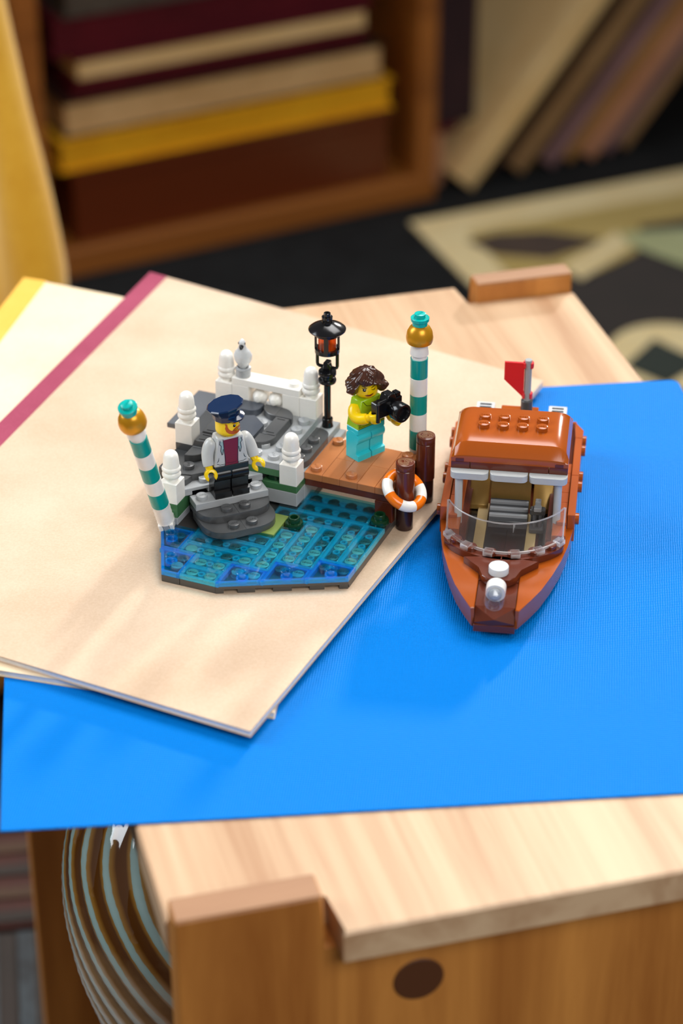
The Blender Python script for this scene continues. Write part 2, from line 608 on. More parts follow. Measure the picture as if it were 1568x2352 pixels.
# records and books leaning to the right of the bookcase
specs = [('cream', 24, 'thick cream leaning book nearest the bookcase', 0),
         ('oliv', 12, 'dark olive leaning book next to the thick cream one', 14),
         ('plum', 16, 'near-black leaning book after the dark olive one', 26),
         ('taupe', 16, 'taupe leaning book after the near-black one', 10),
         ('oliv', 10, 'second dark olive leaning book, behind the taupe one', 16),
         ('mauve', 18, 'dull mauve leaning book in the middle of the row', 8),
         ('tan', 18, 'tan leaning book right of the mauve one', 12),
         ('pink', 16, 'pinkish brown leaning book beside the tan one', 6),
         ('mauve', 18, 'mauve leaning book at the right edge of the picture', 10),
         ('taupe', 18, 'taupe leaning book last in the leaning row', 14)]
s0 = 25.0
for cn, th, lab, off in specs:
    e = empty('leaning_book', RP(s0, off, 0), RA, lab, 'book', 'books leaning in a row beside the bookcase')
    a = math.radians(49)
    m = Matrix.Rotation(-a, 4, 'Y')       # long axis rises to the right
    # a slab lying along +X turned up by the lean angle; its thickness lies below the spine
    zoff = th * math.cos(a)
    MB().box(0, 0, -th, 310, 250, 0, 0.8, m=Matrix.Translation((0, 0, zoff + 0.2)) @ m).build('cover', C_[cn], e)
    MB().box(2, -0.5, -th + 2.4, 308, 248, -2.4, 0.3, m=Matrix.Translation((0, 0, zoff + 0.2)) @ m).build('page_block', C_[cn], e)
    s0 += th / math.sin(a) + 0.6
# supporting bookend out of the picture on the right, the last book leans on it
be = empty('record_crate', RP(470, 0, 0), RA, 'wooden crate side at the far right that the leaning books rest on', 'crate')
MB().box(0, -5, 0, 20, 270, 330, 1).build('side_board', 'walnut', be)
pb = empty('standing_book', RP(4, 24, 0), RA, 'dark plum book standing upright between bookcase and leaning books', 'book')
MB().box(0, 0, 66, 54, 180, 320, 2).build('cover', C_['plum'], pb)
MB().box(0, 1, 0, 19, 180, 58, 2).build('slipcase_foot', C_['pink'], pb)
MB().box(0, -1, 58, 34, 178, 66, 1).build('spine_band', C_['maroon'], pb)

# patterned rug at the right
rug = empty('rug', (0, 0, 0), 0, 'patterned rug with a broad cream border on the dark floor', 'rug')
RM = dict(cream=fabric('rug cream wool', rgb(244, 218, 156), rgb(252, 234, 180)),
          olive=fabric('rug olive wool', rgb(184, 158, 78), rgb(206, 180, 104)),
          brown=fabric('rug brown wool', rgb(54, 34, 20), rgb(68, 46, 28)),
          black=fabric('rug black wool', rgb(28, 22, 18), rgb(40, 31, 26)),
          pale=fabric('rug pale green wool', rgb(176, 182, 128), rgb(192, 198, 146)),
          dgreen=fabric('rug dark green wool', rgb(24, 38, 32), rgb(34, 50, 42)),
          red=fabric('rug red wool', rgb(44, 14, 8), rgb(62, 24, 14)),
          char=fabric('rug charcoal wool', rgb(20, 22, 25), rgb(56, 66, 72), 120))


def rug_piece(name, poly, z0, z1, mat):
    return MB().prism(poly, z0, z1, 0.6).build(name, RM[mat], rug)


r0 = Vector((86, 1279))
ru = Vector((0.913, 0.407))
rv = Vector((0.36, -0.933))


def RG(a, b):
    p = r0 + ru * a + rv * b
    return (p.x, p.y)


rug_piece('backing', [RG(0, 0), RG(0, 700), RG(900, 700), RG(900, 0)], 0.2, 3, 'black')
rug_piece('border_band', [RG(0, 0), RG(4, 700), RG(46, 700), RG(42, 44), RG(900, 60), RG(900, 0)], 3, 5, 'cream')
rug_piece('motif', [RG(42, 44), RG(46, 150), RG(120, 172), RG(178, 150), RG(210, 96), RG(330, 110), RG(900, 100), RG(900, 60)], 3, 4.6, 'olive')
rug_piece('motif', [(140, 1234), (167, 1204), (217, 1195), (262, 1226), (271, 1240), (218, 1257), (170, 1252)], 4.6, 5.6, 'brown')
rug_piece('motif', [(244, 1150), (298, 1222), (288, 1256), (228, 1180)], 4.7, 5.4, 'cream')
rug_piece('motif', [(298, 1226), (346, 1180), (420, 1160), (420, 1270), (355, 1262), (292, 1254)], 4.7, 5.4, 'pale')
cc = Vector((310, 1000))
ring_o = [(cc.x + 56 * math.cos(t), cc.y + 62 * math.sin(t)) for t in [2 * math.pi * k / 28 for k in range(28)]]
rug_piece('motif', ring_o, 3, 4.6, 'cream')
rug_piece('motif', [(266, 978), (300, 944), (338, 986), (299, 1030)], 4.6, 5.6, 'dgreen')

# dark rugs seen on the floor at the lower left, past the side table
rg2 = empty('striped_mat', (-262, 330, 0), math.radians(8), 'dark red striped mat on the floor at the lower left edge', 'mat')
MB().box(-90, -88, 0.2, 95, 30, 4, 1).build('backing', RM['red'], rg2)
for k in range(5):
    MB().box(-90, -84 + k * 22, 4, 95, -74 + k * 22, 5.4, 0.4).build('stripe', RM['brown' if k % 2 else 'black'], rg2)
rg3 = empty('woven_mat', (-250, 170, 0), math.radians(8), 'charcoal woven mat on the floor in the lower left corner', 'mat')
MB().box(-100, -140, 0.2, 98, 68, 4, 1).build('backing', RM['black'], rg3)
for k in range(9):
    MB().box(-96 + k * 22, -138, 4, -86 + k * 22, 66, 6, 0.6).build('stripe', RM['char'], rg3)

# yellow fabric pouf at the left
pf = empty('fabric_pouf', (-380, 600, 0), 0, 'tall yellow fabric pouf with soft folds at the left edge', 'pouf')


def pouf(i, j):
    t = 2 * math.pi * i
    z = 620 * j
    R = 207 - 0.155 * max(0.0, z - 285)
    if j > 0.86:
        R *= math.sqrt(max(0.0, 1 - ((j - 0.86) / 0.142) ** 2))
    if z < 60:
        R *= 0.86 + 0.14 * math.sqrt(max(0, 1 - (1 - z / 60) ** 2))
    f = 5.5 * math.sin(9 * t + 2.2 * math.sin(j * 4.0)) + 3.0 * math.sin(17 * t - j * 6) + 4 * noise.noise(Vector((math.cos(t) * 2, math.sin(t) * 2, j * 5)))
    R += f * min(1, z / 80)
    return (R * math.cos(t), R * math.sin(t), z)


mb = MB()
rows = mb.grid(pouf, 120, 48, True)
mb.bm.faces.new(rows[0][::-1])
mb.bm.faces.new(rows[-1])
mb.build('body', fabric('yellow fabric', rgb(226, 166, 20), rgb(242, 188, 48), 180, 0.7), pf, smooth=60)
mb = MB()
mb.tube([(210 * math.cos(t), 210 * math.sin(t), 58 + 3 * math.sin(5 * t)) for t in [2 * math.pi * k / 60 for k in range(61)]], 3, 8).build('piping', fabric('yellow piping', rgb(196, 140, 24), rgb(214, 160, 40)), pf)

# ------------------------------------------------------------------ side table
SA = math.radians(15.2)
ZT = ZK - 7.0
tb = empty('side_table', (0, 0, 0), SA, 'pale ash side table with tabbed oak leg panels', 'table')
outline = [(-46.5, -246), (192, -246), (192, 186), (135.5, 186), (135.5, 207), (-103, 207), (-103, -225), (-46.5, -225)]
MB().prism(outline, ZT - 14, ZT, 1.0).build('table_top', 'ash', tb)


def leg_panel(name, y0, y1, tabs, x0, x1):
    mb = MB()
    xs = [x0]
    pts = [(x0, 0), (x1, 0), (x1, ZT - 14)]
    # outline in x-z, tabs reach up past the table top
    for a, b in sorted(tabs, reverse=True):
        if b < x1:
            pts.append((b, ZT - 14))
        else:
            pts.pop()
            pts.append((x1, ZT + 10))
        if b < x1:
            pts.append((b, ZT + 10))
        pts.append((a, ZT + 10))
        if a > x0:
            pts.append((a, ZT - 14))
    if pts[-1][0] != x0:
        pts.append((x0, ZT - 14))
    m = Matrix(((1, 0, 0, 0), (0, 0, -1, y1), (0, 1, 0, 0), (0, 0, 0, 1)))
    mb.prism(pts, 0, y1 - y0, 0.8, m=m)
    return mb.build(name, 'oak', tb)


fp = leg_panel('leg_panel', -237.5, -225.4, [(-102, -51.5)], -102, 192)
bp_ = leg_panel('leg_panel', 186.4, 198, [(140.5, 191)], -106, 191)
MB().box(-101.6, -237.2, ZT + 9.9, -51.9, -225.7, ZT + 10.5, 0.2).build('tab_end', 'endgrain', fp)
MB().box(140.9, 186.7, ZT + 9.9, 190.6, 197.7, ZT + 10.5, 0.2).build('tab_end', 'endgrain', bp_)
m = Matrix.Translation((-17.3, -237.5, ZT - 35)) @ Matrix.Rotation(math.radians(90), 4, 'X')
MB().cyl(9.2, -4, 0.5, seg=32, bev=0.3, m=m).build('dowel_plug', 'plug', fp)

# vase under the table
vs = empty('vase', (-25, -60, 0), 0.3, 'glazed ceramic vase with twisting brown and pale blue ribs beneath the table', 'vase')


def vase_mat():
    m_, nt, b = new_mat('spiral glaze')
    b.inputs['Roughness'].default_value = 0.06
    b.inputs['Coat Weight'].default_value = 0.6
    tc = nt.nodes.new('ShaderNodeTexCoord')
    at = nt.nodes.new('ShaderNodeAttribute')
    at.attribute_name = 'rib'
    sn = nt.nodes.new('ShaderNodeMath')
    sn.operation = 'SINE'
    nt.links.new(at.outputs['Fac'], sn.inputs[0])
    hv = nt.nodes.new('ShaderNodeMath')
    hv.operation = 'MULTIPLY_ADD'
    hv.inputs[1].default_value = 0.44
    hv.inputs[2].default_value = 0.36
    nt.links.new(sn.outputs[0], hv.inputs[0])
    sx = nt.nodes.new('ShaderNodeSeparateXYZ')
    nt.links.new(tc.outputs['Object'], sx.inputs[0])
    n = nt.nodes.new('ShaderNodeTexNoise')
    n.inputs['Scale'].default_value = 60
    n.inputs['Detail'].default_value = 6
    nt.links.new(tc.outputs['Object'], n.inputs['Vector'])
    ad = nt.nodes.new('ShaderNodeMath')
    ad.operation = 'MULTIPLY_ADD'
    ad.inputs[1].default_value = 0.5
    nt.links.new(n.outputs['Fac'], ad.inputs[0])
    nt.links.new(hv.outputs[0], ad.inputs[2])
    ad.inputs[1].default_value = 0.3
    r = nt.nodes.new('ShaderNodeValToRGB')
    e = r.color_ramp.elements
    e[0].position = 0.26
    e[0].color = rgb(98, 56, 16)
    e[1].position = 1.0
    e[1].color = rgb(170, 196, 192)
    k = e.new(0.55)
    k.color = rgb(150, 102, 38)
    k = e.new(0.74)
    k.color = rgb(160, 120, 58)
    k = e.new(0.82)
    k.color = rgb(158, 184, 178)
    nt.links.new(ad.outputs[0], r.inputs[0])
    # unglazed cream towards the foot: the glaze stops at a mottled line
    g = nt.nodes.new('ShaderNodeMapRange')
    g.inputs[1].default_value = 0.352
    g.inputs[2].default_value = 0.290
    ad2 = nt.nodes.new('ShaderNodeMath')
    ad2.operation = 'MULTIPLY_ADD'
    ad2.inputs[1].default_value = 0.05
    nt.links.new(n.outputs['Fac'], ad2.inputs[0])
    nt.links.new(sx.outputs[2], ad2.inputs[2])
    nt.links.new(ad2.outputs[0], g.inputs[0])
    r2 = nt.nodes.new('ShaderNodeValToRGB')
    r2.color_ramp.elements[0].color = rgb(176, 140, 96)
    r2.color_ramp.elements[1].color = rgb(232, 222, 210)
    r2.color_ramp.elements[0].position = 0.35
    r2.color_ramp.elements[1].position = 0.85
    nt.links.new(ad.outputs[0], r2.inputs[0])
    mx = nt.nodes.new('ShaderNodeMix')
    mx.data_type = 'RGBA'
    nt.links.new(g.outputs[0], mx.inputs[0])
    nt.links.new(r.outputs[0], mx.inputs[6])
    nt.links.new(r2.outputs[0], mx.inputs[7])
    nt.links.new(mx.outputs[2], b.inputs['Base Color'])
    return m_


prof = [(44, 0), (46, 6), (40, 20), (30, 60), (27, 110), (29, 150), (38, 186), (54, 222), (63.5, 244), (70.5, 268), (74.5, 290), (76, 312), (74.5, 334), (67, 356), (50, 374), (33, 384), (26, 394), (26, 410), (29, 420)]
VN, VH = 480, 110
ribv = []
mb = MB()


def prof_at(z):
    for (ra, za), (rb_, zb) in zip(prof, prof[1:]):
        if za <= z <= zb:
            t = (z - za) / (zb - za)
            return ra + (rb_ - ra) * (t * t * (3 - 2 * t) * 0.4 + t * 0.6)
    return prof[-1][0]


def prof_s(z):
    return sum(prof_at(min(420.0, max(0.0, z + d))) for d in range(-14, 15, 2)) / 15


def vase_pt(i, j):
    t = 2 * math.pi * i
    z = 420 * j
    ph = 23 * (t + 0.0125 * (z - 300) - 0.8e-5 * max(-200.0, min(0, z - 345)) ** 2) + 1.3 * noise.noise(Vector((math.cos(t) * 1.5, math.sin(t) * 1.5, z * 0.012)))
    w = 0.5 + 0.5 * math.sin(ph)
    R = prof_s(z) + 1.5 * (w ** 1.5) * min(1, max(0.0, (410 - z) / 40))
    ribv.append(ph)
    return (R * math.cos(t), R * math.sin(t), z)


rows = mb.grid(vase_pt, VN, VH, True)
mb.bm.faces.new(rows[0][::-1])
vb = mb.build('body', vase_mat(), vs, smooth=80)
atr = vb.data.attributes.new('rib', 'FLOAT', 'POINT')
for k, w in enumerate(ribv):
    atr.data[k].value = w
MB().torus_arc(29, 2.2, 0, 2 * math.pi * 0.9999, 40, 10, Matrix.Translation((0, 0, 420))).build('rim', vb.data.materials[0], vs)

# ------------------------------------------------------------------ blue board and notebooks


def sheet(name, quad, z0, z1, mat, parent, inset=0.0, bev=0.3):
    c = sum((Vector(q) for q in quad), Vector((0, 0))) / 4
    q2 = []
    for q in quad:
        v = Vector(q) - c
        q2.append(tuple(c + v * (1 - inset / v.length)) if inset else q)
    return MB().prism(q2, z0, z1, bev).build(name, mat, parent)


bl = MB().prism(rounded([(-101.6, -197.3), (208, -170), (177.8, 135.3), (-133, 100)], 4, [2], 4), ZT + 0.03, ZT + 0.95, 0.25).build('blue_board', 'blue')
tag(bl, 'large bright blue linen-textured board lying on the side table', 'board')

nb2 = empty('notebook', (0, 0, 0), 0, 'kraft notebook with mustard yellow spine tape, underneath the other notebook', 'notebook', 'kraft notebooks')
N2, C2, T2, L2 = (-6.4, -132), (30, 165), (-143, 238), (-215, -78)
zb = ZT + 1.0
q = [N2, C2, T2, L2]
sheet('back_cover', q, zb, zb + 0.35, 'kraft2', nb2, 0, 0.1)
sheet('page_block', q, zb + 0.35, zb + 2.55, 'pages', nb2, 0.6, 0.1)
sheet('front_cover', q, zb + 2.55, zb + 2.95, 'kraft2', nb2, 0, 0.1)


def strip(quad_a, quad_b, w, inward, z0, z1, mat, parent):
    a, b = Vector(quad_a), Vector(quad_b)
    i = (Vector(inward)).normalized() * w
    poly = [tuple(a), tuple(b), tuple(b + i), tuple(a + i)]
    ar = sum(poly[k][0] * poly[(k + 1) % 4][1] - poly[(k + 1) % 4][0] * poly[k][1] for k in range(4))
    if ar < 0:
        poly = poly[::-1]
    return MB().prism(poly, z0, z1, 0).build('spine_tape', mat, parent)


strip(T2, L2, 12.5, (0.92, -0.30), zb, zb + 3.05, 'mustard', nb2)
nb1 = empty('notebook', (0, 0, 0), 0, 'kraft notebook with magenta spine tape, uppermost, carrying the toy quay', 'notebook', 'kraft notebooks')
N1, C1, T1, L1 = (-14.8, -147.4), (113.2, 123), (-78.5, 238), (-190, -62)
zb = ZT + 4.05
q = [N1, C1, T1, L1]
sheet('back_cover', q, zb, zb + 0.35, 'kraft', nb1, 0, 0.1)
sheet('page_block', q, zb + 0.35, zb + 2.5, 'pages', nb1, 0.6, 0.1)
sheet('front_cover', q, zb + 2.5, ZK, 'kraft', nb1, 0, 0.1)
strip(T1, L1, 10.4, (0.86, -0.5), zb, ZK + 0.12, 'magenta', nb1)

# ------------------------------------------------------------------ toy quay
dock = empty('toy_quay', D(0, 0, 0), DA, 'grey and white toy brick quay with blue water tiles and a brown plank jetty', 'toy quay')
P = 3.2


def plate(name, u0, v0, u1, v1, z0, z1, mat, studs=(), g=0.05, parent=None, rot=0.0, hollow=False):
    mb = MB().box(u0 * 8 + g, v0 * 8 + g, z0, u1 * 8 - g, v1 * 8 - g, z1)
    for u, v in studs:
        mb.stud(u * 8, v * 8, z1, rot, hollow=hollow)
    return mb.build(name, mat, parent or dock)


def poly_plate(name, poly, z0, z1, mat, studs=(), bev=0.16, rot=0.0, hollow=False):
    mb = MB().prism(S(poly), z0, z1, bev)
    for u, v in studs:
        mb.stud(u * 8, v * 8, z1, rot, hollow=hollow)
    return mb.build(name, mat, dock)


# base plates (dark grey), studs show through the clear water
stA = [(-3.5, -6.5), (-3.5, -7.5), (-4.5, -5.5), (-4.5, -4.5)]
poly_plate('base_plate', [(-4, -8), (-3.01, -8), (-3.01, -4), (-6, -4)], 0, P, 'basegrey', [(-3.5, -7.3), (-3.5, -6.5), (-4.4, -5.5), (-4.6, -4.6)])
plate('base_plate', -3, -8, -1, -4, 0, P, 'basegrey', [(u, v) for u in (-2.5, -1.5) for v in (-7.5, -6.5, -5.5, -4.5)])
# wedge plate with an open underside: teeth along the slanted edge
mb = MB().prism(S([(-1, -8), (5, -5), (5, -4), (-1, -4)]), 1.7, P, 0.12)
ed = Vector((6, 3)).normalized()
en = Vector((-ed.y, ed.x))
for a, b in ((0, 0.42), (1.12, 2.0), (2.9, 3.85), (4.75, 5.5), (6.25, 6.7)):
    p0 = Vector((-1, -8)) + ed * a
    p1 = Vector((-1, -8)) + ed * b
    mb.prism(S([tuple(p0), tuple(p1), tuple(p1 + en * 0.3), tuple(p0 + en * 0.3)]), 0, 1.75, 0)
mb.box(4.8 * 8, -4.9 * 8, 0, 39.95, -32, 1.75, 0).box(-7.95, -62, 0, -6.6, -32, 1.75, 0)
for u, v in [(u + .5, v + .5) for u in range(-1, 5) for v in range(-8, -4) if v + 8 > (u + 1.8) / 2]:
    mb.stud(u * 8, v * 8, P)
mb.build('base_plate', 'basegrey', dock)
plate('base_plate', -6, -4, 5, 2, 0, P, 'basegrey', [(u + .5, v + .5) for u in range(-4, 5) for v in range(-4, 2) if not (u < 0 and v >= 0)])
plate('base_plate', -7, 2, 0, 6, 0, P, 'basegrey')


mb = MB()
for u, v in [(.5, -5.5), (.5, -4.5), (.5, -3.5), (.5, -2.5), (1.5, -4.5), (1.5, -3.5), (1.5, -2.5), (1.5, -1.5), (2.5, -4.5), (2.5, -3.5), (3.5, -1.5), (3.5, -2.5), (4.5, -3.5), (4.5, -2.5),
             (-3.5, -5.5), (-2.5, -5.5), (-.5, -5.5), (-.5, -4.5), (-2.5, -6.5), (-1.5, -6.5), (-2.5, -7.5), (-1.5, -7.5), (.5, -6.6), (-.4, -6.6), (2.5, -5.6), (-3.5, -7.2)]:
    mb.lathe([(2.9, 3.22), (2.9, 3.5), (2.5, 3.55), (2.5, 5.0), (2.35, 5.08)], 18, (u * 8, v * 8, 0))
mb.build('pale_stud_field', 'sandstud', dock)


def water_tile(u0, v0, u1, v1, mat='ltblue'):
    """hollow clear tile: roof, four walls and pins underneath"""
    g = 0.06
    x0, y0, x1, y1 = u0 * 8 + g, v0 * 8 + g, u1 * 8 - g, v1 * 8 - g
    mb = MB()
    mb.box(x0, y0, 5.2, x1, y1, 6.4, 0.3)
    o = mb.build('water_tile', mat, dock)
    t = 1.2
    mb = MB()
    mb.box(x0, y0, 3.25, x1, y0 + t, 5.15, 0).box(x0, y1 - t, 3.25, x1, y1, 5.15, 0)
    mb.box(x0, y0 + t, 3.25, x0 + t, y1 - t, 5.15, 0).box(x1 - t, y0 + t, 3.25, x1, y1 - t, 5.15, 0)
    lu = u1 - u0 > v1 - v0
    n = int(max(u1 - u0, v1 - v0)) - 1
    for k in range(n):
        cx = (u0 + k + 1) * 8 if lu else (x0 + x1) / 2
        cy = (y0 + y1) / 2 if lu else (v0 + k + 1) * 8
        mb.lathe([(1.6, 3.3), (1.6, 5.15), (.9, 5.15), (.9, 3.3)], 14, (cx, cy, 0))
    mb.build('rim', 'ltglow', o)
    return o


for q in ((0, -6, 1, -2), (1, -5, 2, -1), (2, -5, 3, -1), (3, -4, 4, 0), (4, -4, 5, 0), (-4, -6, 0, -5), (-4, -5, 0, -4), (-4, -4, 0, -3),
          (-1, -1, 3, 0), (0, 0, 4, 1), (0, 1, 4, 2), (-3, -7, -1, -6), (-3, -8, -1, -7)):
    water_tile(*q)


def water_wedge(poly, stud):
    mb = MB().prism(S(poly), 5.1, 6.4, 0.14)
    n = len(poly)
    mb.stud(stud[0] * 8, stud[1] * 8, 6.4, hollow=True, r=2.6)
    o = mb.build('water_wedge', 'medblue', dock)
    mb = MB()
    for i in range(n):
        a, b = Vector(poly[i]), Vector(poly[(i + 1) % n])
        d = (b - a).normalized()
        nn = Vector((-d.y, d.x)) * 0.16
        mb.prism(S([tuple(a), tuple(b), tuple(b + nn), tuple(a + nn)]), 3.25, 5.05, 0)
    mb.lathe([(2.6, 3.3), (2.6, 5.05), (1.7, 5.05), (1.7, 3.3)], 18, (stud[0] * 8, stud[1] * 8, 0))
    mb.build('rim', 'medglow', o)
    return o


e_ = 0.012
for k in range(3):
    u, v = -1 + 2 * k, -6 + k
    water_wedge([(u + e_, v - 2), (u + 2 - e_, v - 1), (u + 2 - e_, v - e_), (u + e_, v - e_)], (u + 1.05, v - 1.02))
water_wedge([(-5, -6 + e_), (-4 - e_, -6 + e_), (-4 - e_, -4), (-6, -4)], (-4.85, -5.05))
water_wedge([(-4, -8), (-3 - e_, -8), (-3 - e_, -6 - e_), (-5, -6 - e_)], (-3.95, -6.95))

# grass tile and little dark green plants
plate('grass_tile', -2, -3, 0, -1, P, 6.6, 'olive')


def plant(u, v):
    MB().lathe([(2.6, 3.2), (2.6, 4.4), (3.9, 5.2), (3.9, 6.6), (3.6, 7.2), (2.55, 7.3), (2.45, 9.2), (2.3, 9.4), (1.65, 9.4), (1.55, 9.1), (1.55, 7.4), (.1, 7.4)], 20, (u * 8, v * 8, 0)).build('plant_stem', 'dgreen', dock)


plant(0.5, -1.5)
plant(4.5, 0.5)

# masonry under the right side
plate('stone_block', -4, 0, 0, 1.05, 6.4, 12.8, 'lgrey')
plate('stone_block', -5, 1.05, 0, 6, P, 12.8, 'lgrey')
plate('moss_plate', -2, 0, 0, 2, 12.8, 16, 'green')
plate('stone_block', -6, 2, 0, 6, 12.8, 19.2, 'lgrey')
plate('stone_block', -4.4, 0.9, -2, 2, 12.8, 19.2, 'lgrey')
MB().cyl(3.1, 16, 19.2, (-1.5 * 8, 0.55 * 8), 20).build('round_plate', 'dgreen', dock)
MB().cyl(3.1, 16, 19.2, (-2.6 * 8, 0.75 * 8), 20).build('round_plate', 'dgreen', dock)
plate('moss_plate', -4, 0, -1, 2, 19.2, 22.4, 'green')
plate('stone_plate', -6, 2, 0, 6, 19.2, 22.35, 'lgrey')
plate('stone_plate', -1, 1, 0, 1.9, 16, 19.2, 'lgrey')
plate('stone_plate', -0.9, 4.98, 0.35, 6, 16, 19.2, 'lgrey')
poly_plate('rounded_plate', rounded([(-1, 1), (0, 1), (0, 5), (-1, 5)], 0.75, [1, 2], 6), 19.2, 22.4, 'dgrey', [(-.5, 1.5), (-.5, 2.5), (-.5, 3.5)], rot=2.0)
plate('stone_plate', -6, 0, -1, 6, 22.4, 25.6, 'lgrey', [(-1.5, .5), (-2.5, .5), (-1.5, 1.5), (-2.45, 1.45), (-1.5, 3.5), (-1.5, 4.5), (-3.5, 3.5), (-3.5, .5)], rot=2.2)


def brick(u, v, z, mat='white', name='brick'):
    return MB().box(u * 8 + .05, v * 8 + .05, z, u * 8 + 7.95, v * 8 + 7.95, z + 9.6, 0.2).build(name, mat, dock)


def finial(u, v, z):
    pr = [(2.9, 0), (2.9, 1.2), (3.25, 1.5), (3.7, 1.8), (4.0, 2.5), (3.95, 3.2), (3.55, 3.8), (3.35, 4.1), (3.6, 4.4), (4.0, 5.0), (4.05, 5.7), (3.75, 6.3), (3.5, 6.6), (3.42, 8), (3.2, 10.4), (2.95, 11.7), (2.4, 12.7), (1.4, 13.5), (0.4, 13.8)]
    MB().lathe(pr, 28, (u * 8 + 4, v * 8 + 4, z)).build('finial', 'white', dock)


brick(-1, 0, 16)
finial(-1, 0, 25.6)
brick(-6, -4, 16)
finial(-6, -4, 25.6)
brick(-7, 0, 25.6)
finial(-7, 0, 35.2)
brick(-7, 5, 25.6)
finial(-7, 5, 35.2)
brick(-6, 5, 25.6)
brick(-3, 5, 25.6)
brick(-2, 5, 25.6)
finial(-2, 5, 35.2)
plate('rail_plate', -6, 5, -2, 6, 35.2, 38.4, 'white', [(-2.5, 5.5)], rot=2.2)
for u in (-4.45, -3.5):
    m = Matrix.Translation((u * 8, 5.0 * 8 + 2.6, 30.4)) @ Matrix.Rotation(math.radians(90), 4, 'X')
    MB().lathe([(3.0, -5), (3.3, -2), (3.6, -.6), (3.5, .4), (2.9, 1.6), (1.9, 2.4), (1.75, 2.9), (1.4, 3.4), (.4, 3.7)], 24, m=m).build('baluster_knob', 'white', dock)

# left side of the masonry
plate('stone_plate', -6, -4, -5, -2, 6.4, 9.6, 'lgrey')
plate('moss_block', -6, -4, -5, -2, 9.6, 16, 'green')
plate('stone_block', -7, -2, -4.6, 2, P, 12.8, 'dgrey')
plate('stone_block', -7, -2, -5, 2, 12.8, 19.2, 'dgrey')
plate('stone_block', -7, 2, -6, 6, P, 22.4, 'dgrey')
poly_plate('stone_slab', [(-7, 0), (-7, -2.0), (-5.75, -2.25), (-5.05, -2.1), (-4.35, -1.4), (-4.0, 0)], 19.2, 22.4, 'dgrey', [(-5.5, -1.5)], rot=2.1)
poly_plate('stone_slab', rounded([(-5.95, -2.9), (-5.15, -2.78), (-5.03, -2.15), (-5.8, -2.3), (-6.2, -2.4)], 0.25, [1], 4), 19.2, 22.0, 'dgrey')
plate('stone_block', -7, 0, -6, 2, 19.2, 22.4, 'dgrey')
plate('stone_block', -7, 0, -6, 6, 22.4, 25.6, 'dgrey')


def quarter(cu, cv, a0, z0, z1, mat='dgrey', name='curved_tile'):
    """quarter-round tile: pie slice round the corner (cu, cv) opening from angle a0"""
    pts = [(cu, cv)] + [(cu + .985 * math.cos(a0 + math.pi / 2 * k / 8), cv + .985 * math.sin(a0 + math.pi / 2 * k / 8)) for k in range(9)]
    return poly_plate(name, pts, z0, z1, mat, bev=0.2)


H = math.pi / 2
quarter(-6, 0, -H, 22.4, 25.6)                 # below the left white post
quarter(-3, 5, math.pi, 25.6, 28.8)
quarter(-3, 4, 0, 25.6, 28.8)
quarter(-3, 2, -H, 25.6, 28.8)


def groove_tile(u0, v0, u1, v1, z0, z1, mat='dgrey'):
    x0, y0, x1, y1 = u0 * 8 + .06, v0 * 8 + .06, u1 * 8 - .06, v1 * 8 - .06
    mb = MB().hexa([(x0, y0, z0), (x1, y0, z0), (x1, y1, z0), (x0, y1, z0), (x0 + .8, y0 + .5, z1), (x1 - .8, y0 + .5, z1), (x1 - .8, y1 - .5, z1), (x0 + .8, y1 - .5, z1)], 0.15)
    o = mb.build('groove_tile', mat, dock)
    cx = (x0 + x1) / 2
    for yy, w in ((y0 + 2.0, 3.6), (y1 - 2.0, 3.6)):
        MB().box(cx - w / 2, yy - .22, z1 - .05, cx + w / 2, yy + .22, z1 + .06, 0).build('groove', 'black', o)
    return o


groove_tile(-3, 2, -2, 4, 25.6, 28.8)
groove_tile(-6, 1, -5, 3, 25.6, 28.6)
groove_tile(-6, -0.0, -5, 1, 25.6, 28.4)
poly_plate('stone_slab', rounded([(-6, 4), (-4.05, 4), (-4.05, 5), (-6, 5)], 0.5, [1], 4), 25.6, 28.8, 'slate')
poly_plate('stone_slab', [(-5.0, 1.0), (-3.15, 1.0), (-3.15, 2.92), (-4.0, 3.65), (-4.9, 3.3)], 25.6, 28.8, 'slate')
poly_plate('stone_slab', [(-9, 3), (-7, 3), (-7, 7), (-9, 7)], 16.6, 19.2, 'stone', bev=0.3)
plate('stone_plate', -8.2, 3.6, -7, 6.4, P, 16.6, 'dgrey')

# stairs turned by 45 degrees against the studs
SR = math.pi / 4
tt = Vector((1, 1)).normalized()
nn_ = Vector((1, -1)).normalized()


def TN(t, n):
    p = tt * t + nn_ * n
    return (p.x, p.y)


def stair(name, t0, t1, n0, n1, z0, z1, mat, studs=(), rnd=None):
    poly = [TN(t0, n1), TN(t1, n1), TN(t1, n0), TN(t0, n0)]
    if rnd:
        poly = rounded(poly, rnd, [0, 1], 7)
    return poly_plate(name, poly, z0, z1, mat, [TN(*s) for s in studs], rot=SR)


for a, b, st in ((-5.42, -3.42, -3.93), (-3.42, -1.42, -2.93)):
    left = a < -4
    poly = [TN(a, 1.63), TN(b, 1.63), TN(b, -1.0), TN(a, -1.0)]
    poly_plate('stair_step', rounded(poly, 1.25, [0 if left else 1], 7), 6.42, 9.6, 'dgrey', [TN(st, 1.13)], rot=SR)
    poly = [TN(a, 0.60), TN(b, 0.60), TN(b, -1.4), TN(a, -1.4)]
    poly_plate('stair_step', rounded(poly, 1.05, [0 if left else 1], 7), 9.62, 12.8, 'dgrey', [TN(st, 0.09)], rot=SR)
stair('stair_plate', -5.44, -1.44, -1.39, -0.385, 12.8, 16, 'lgrey', [(-4.94, -.885), (-1.94, -.885)])
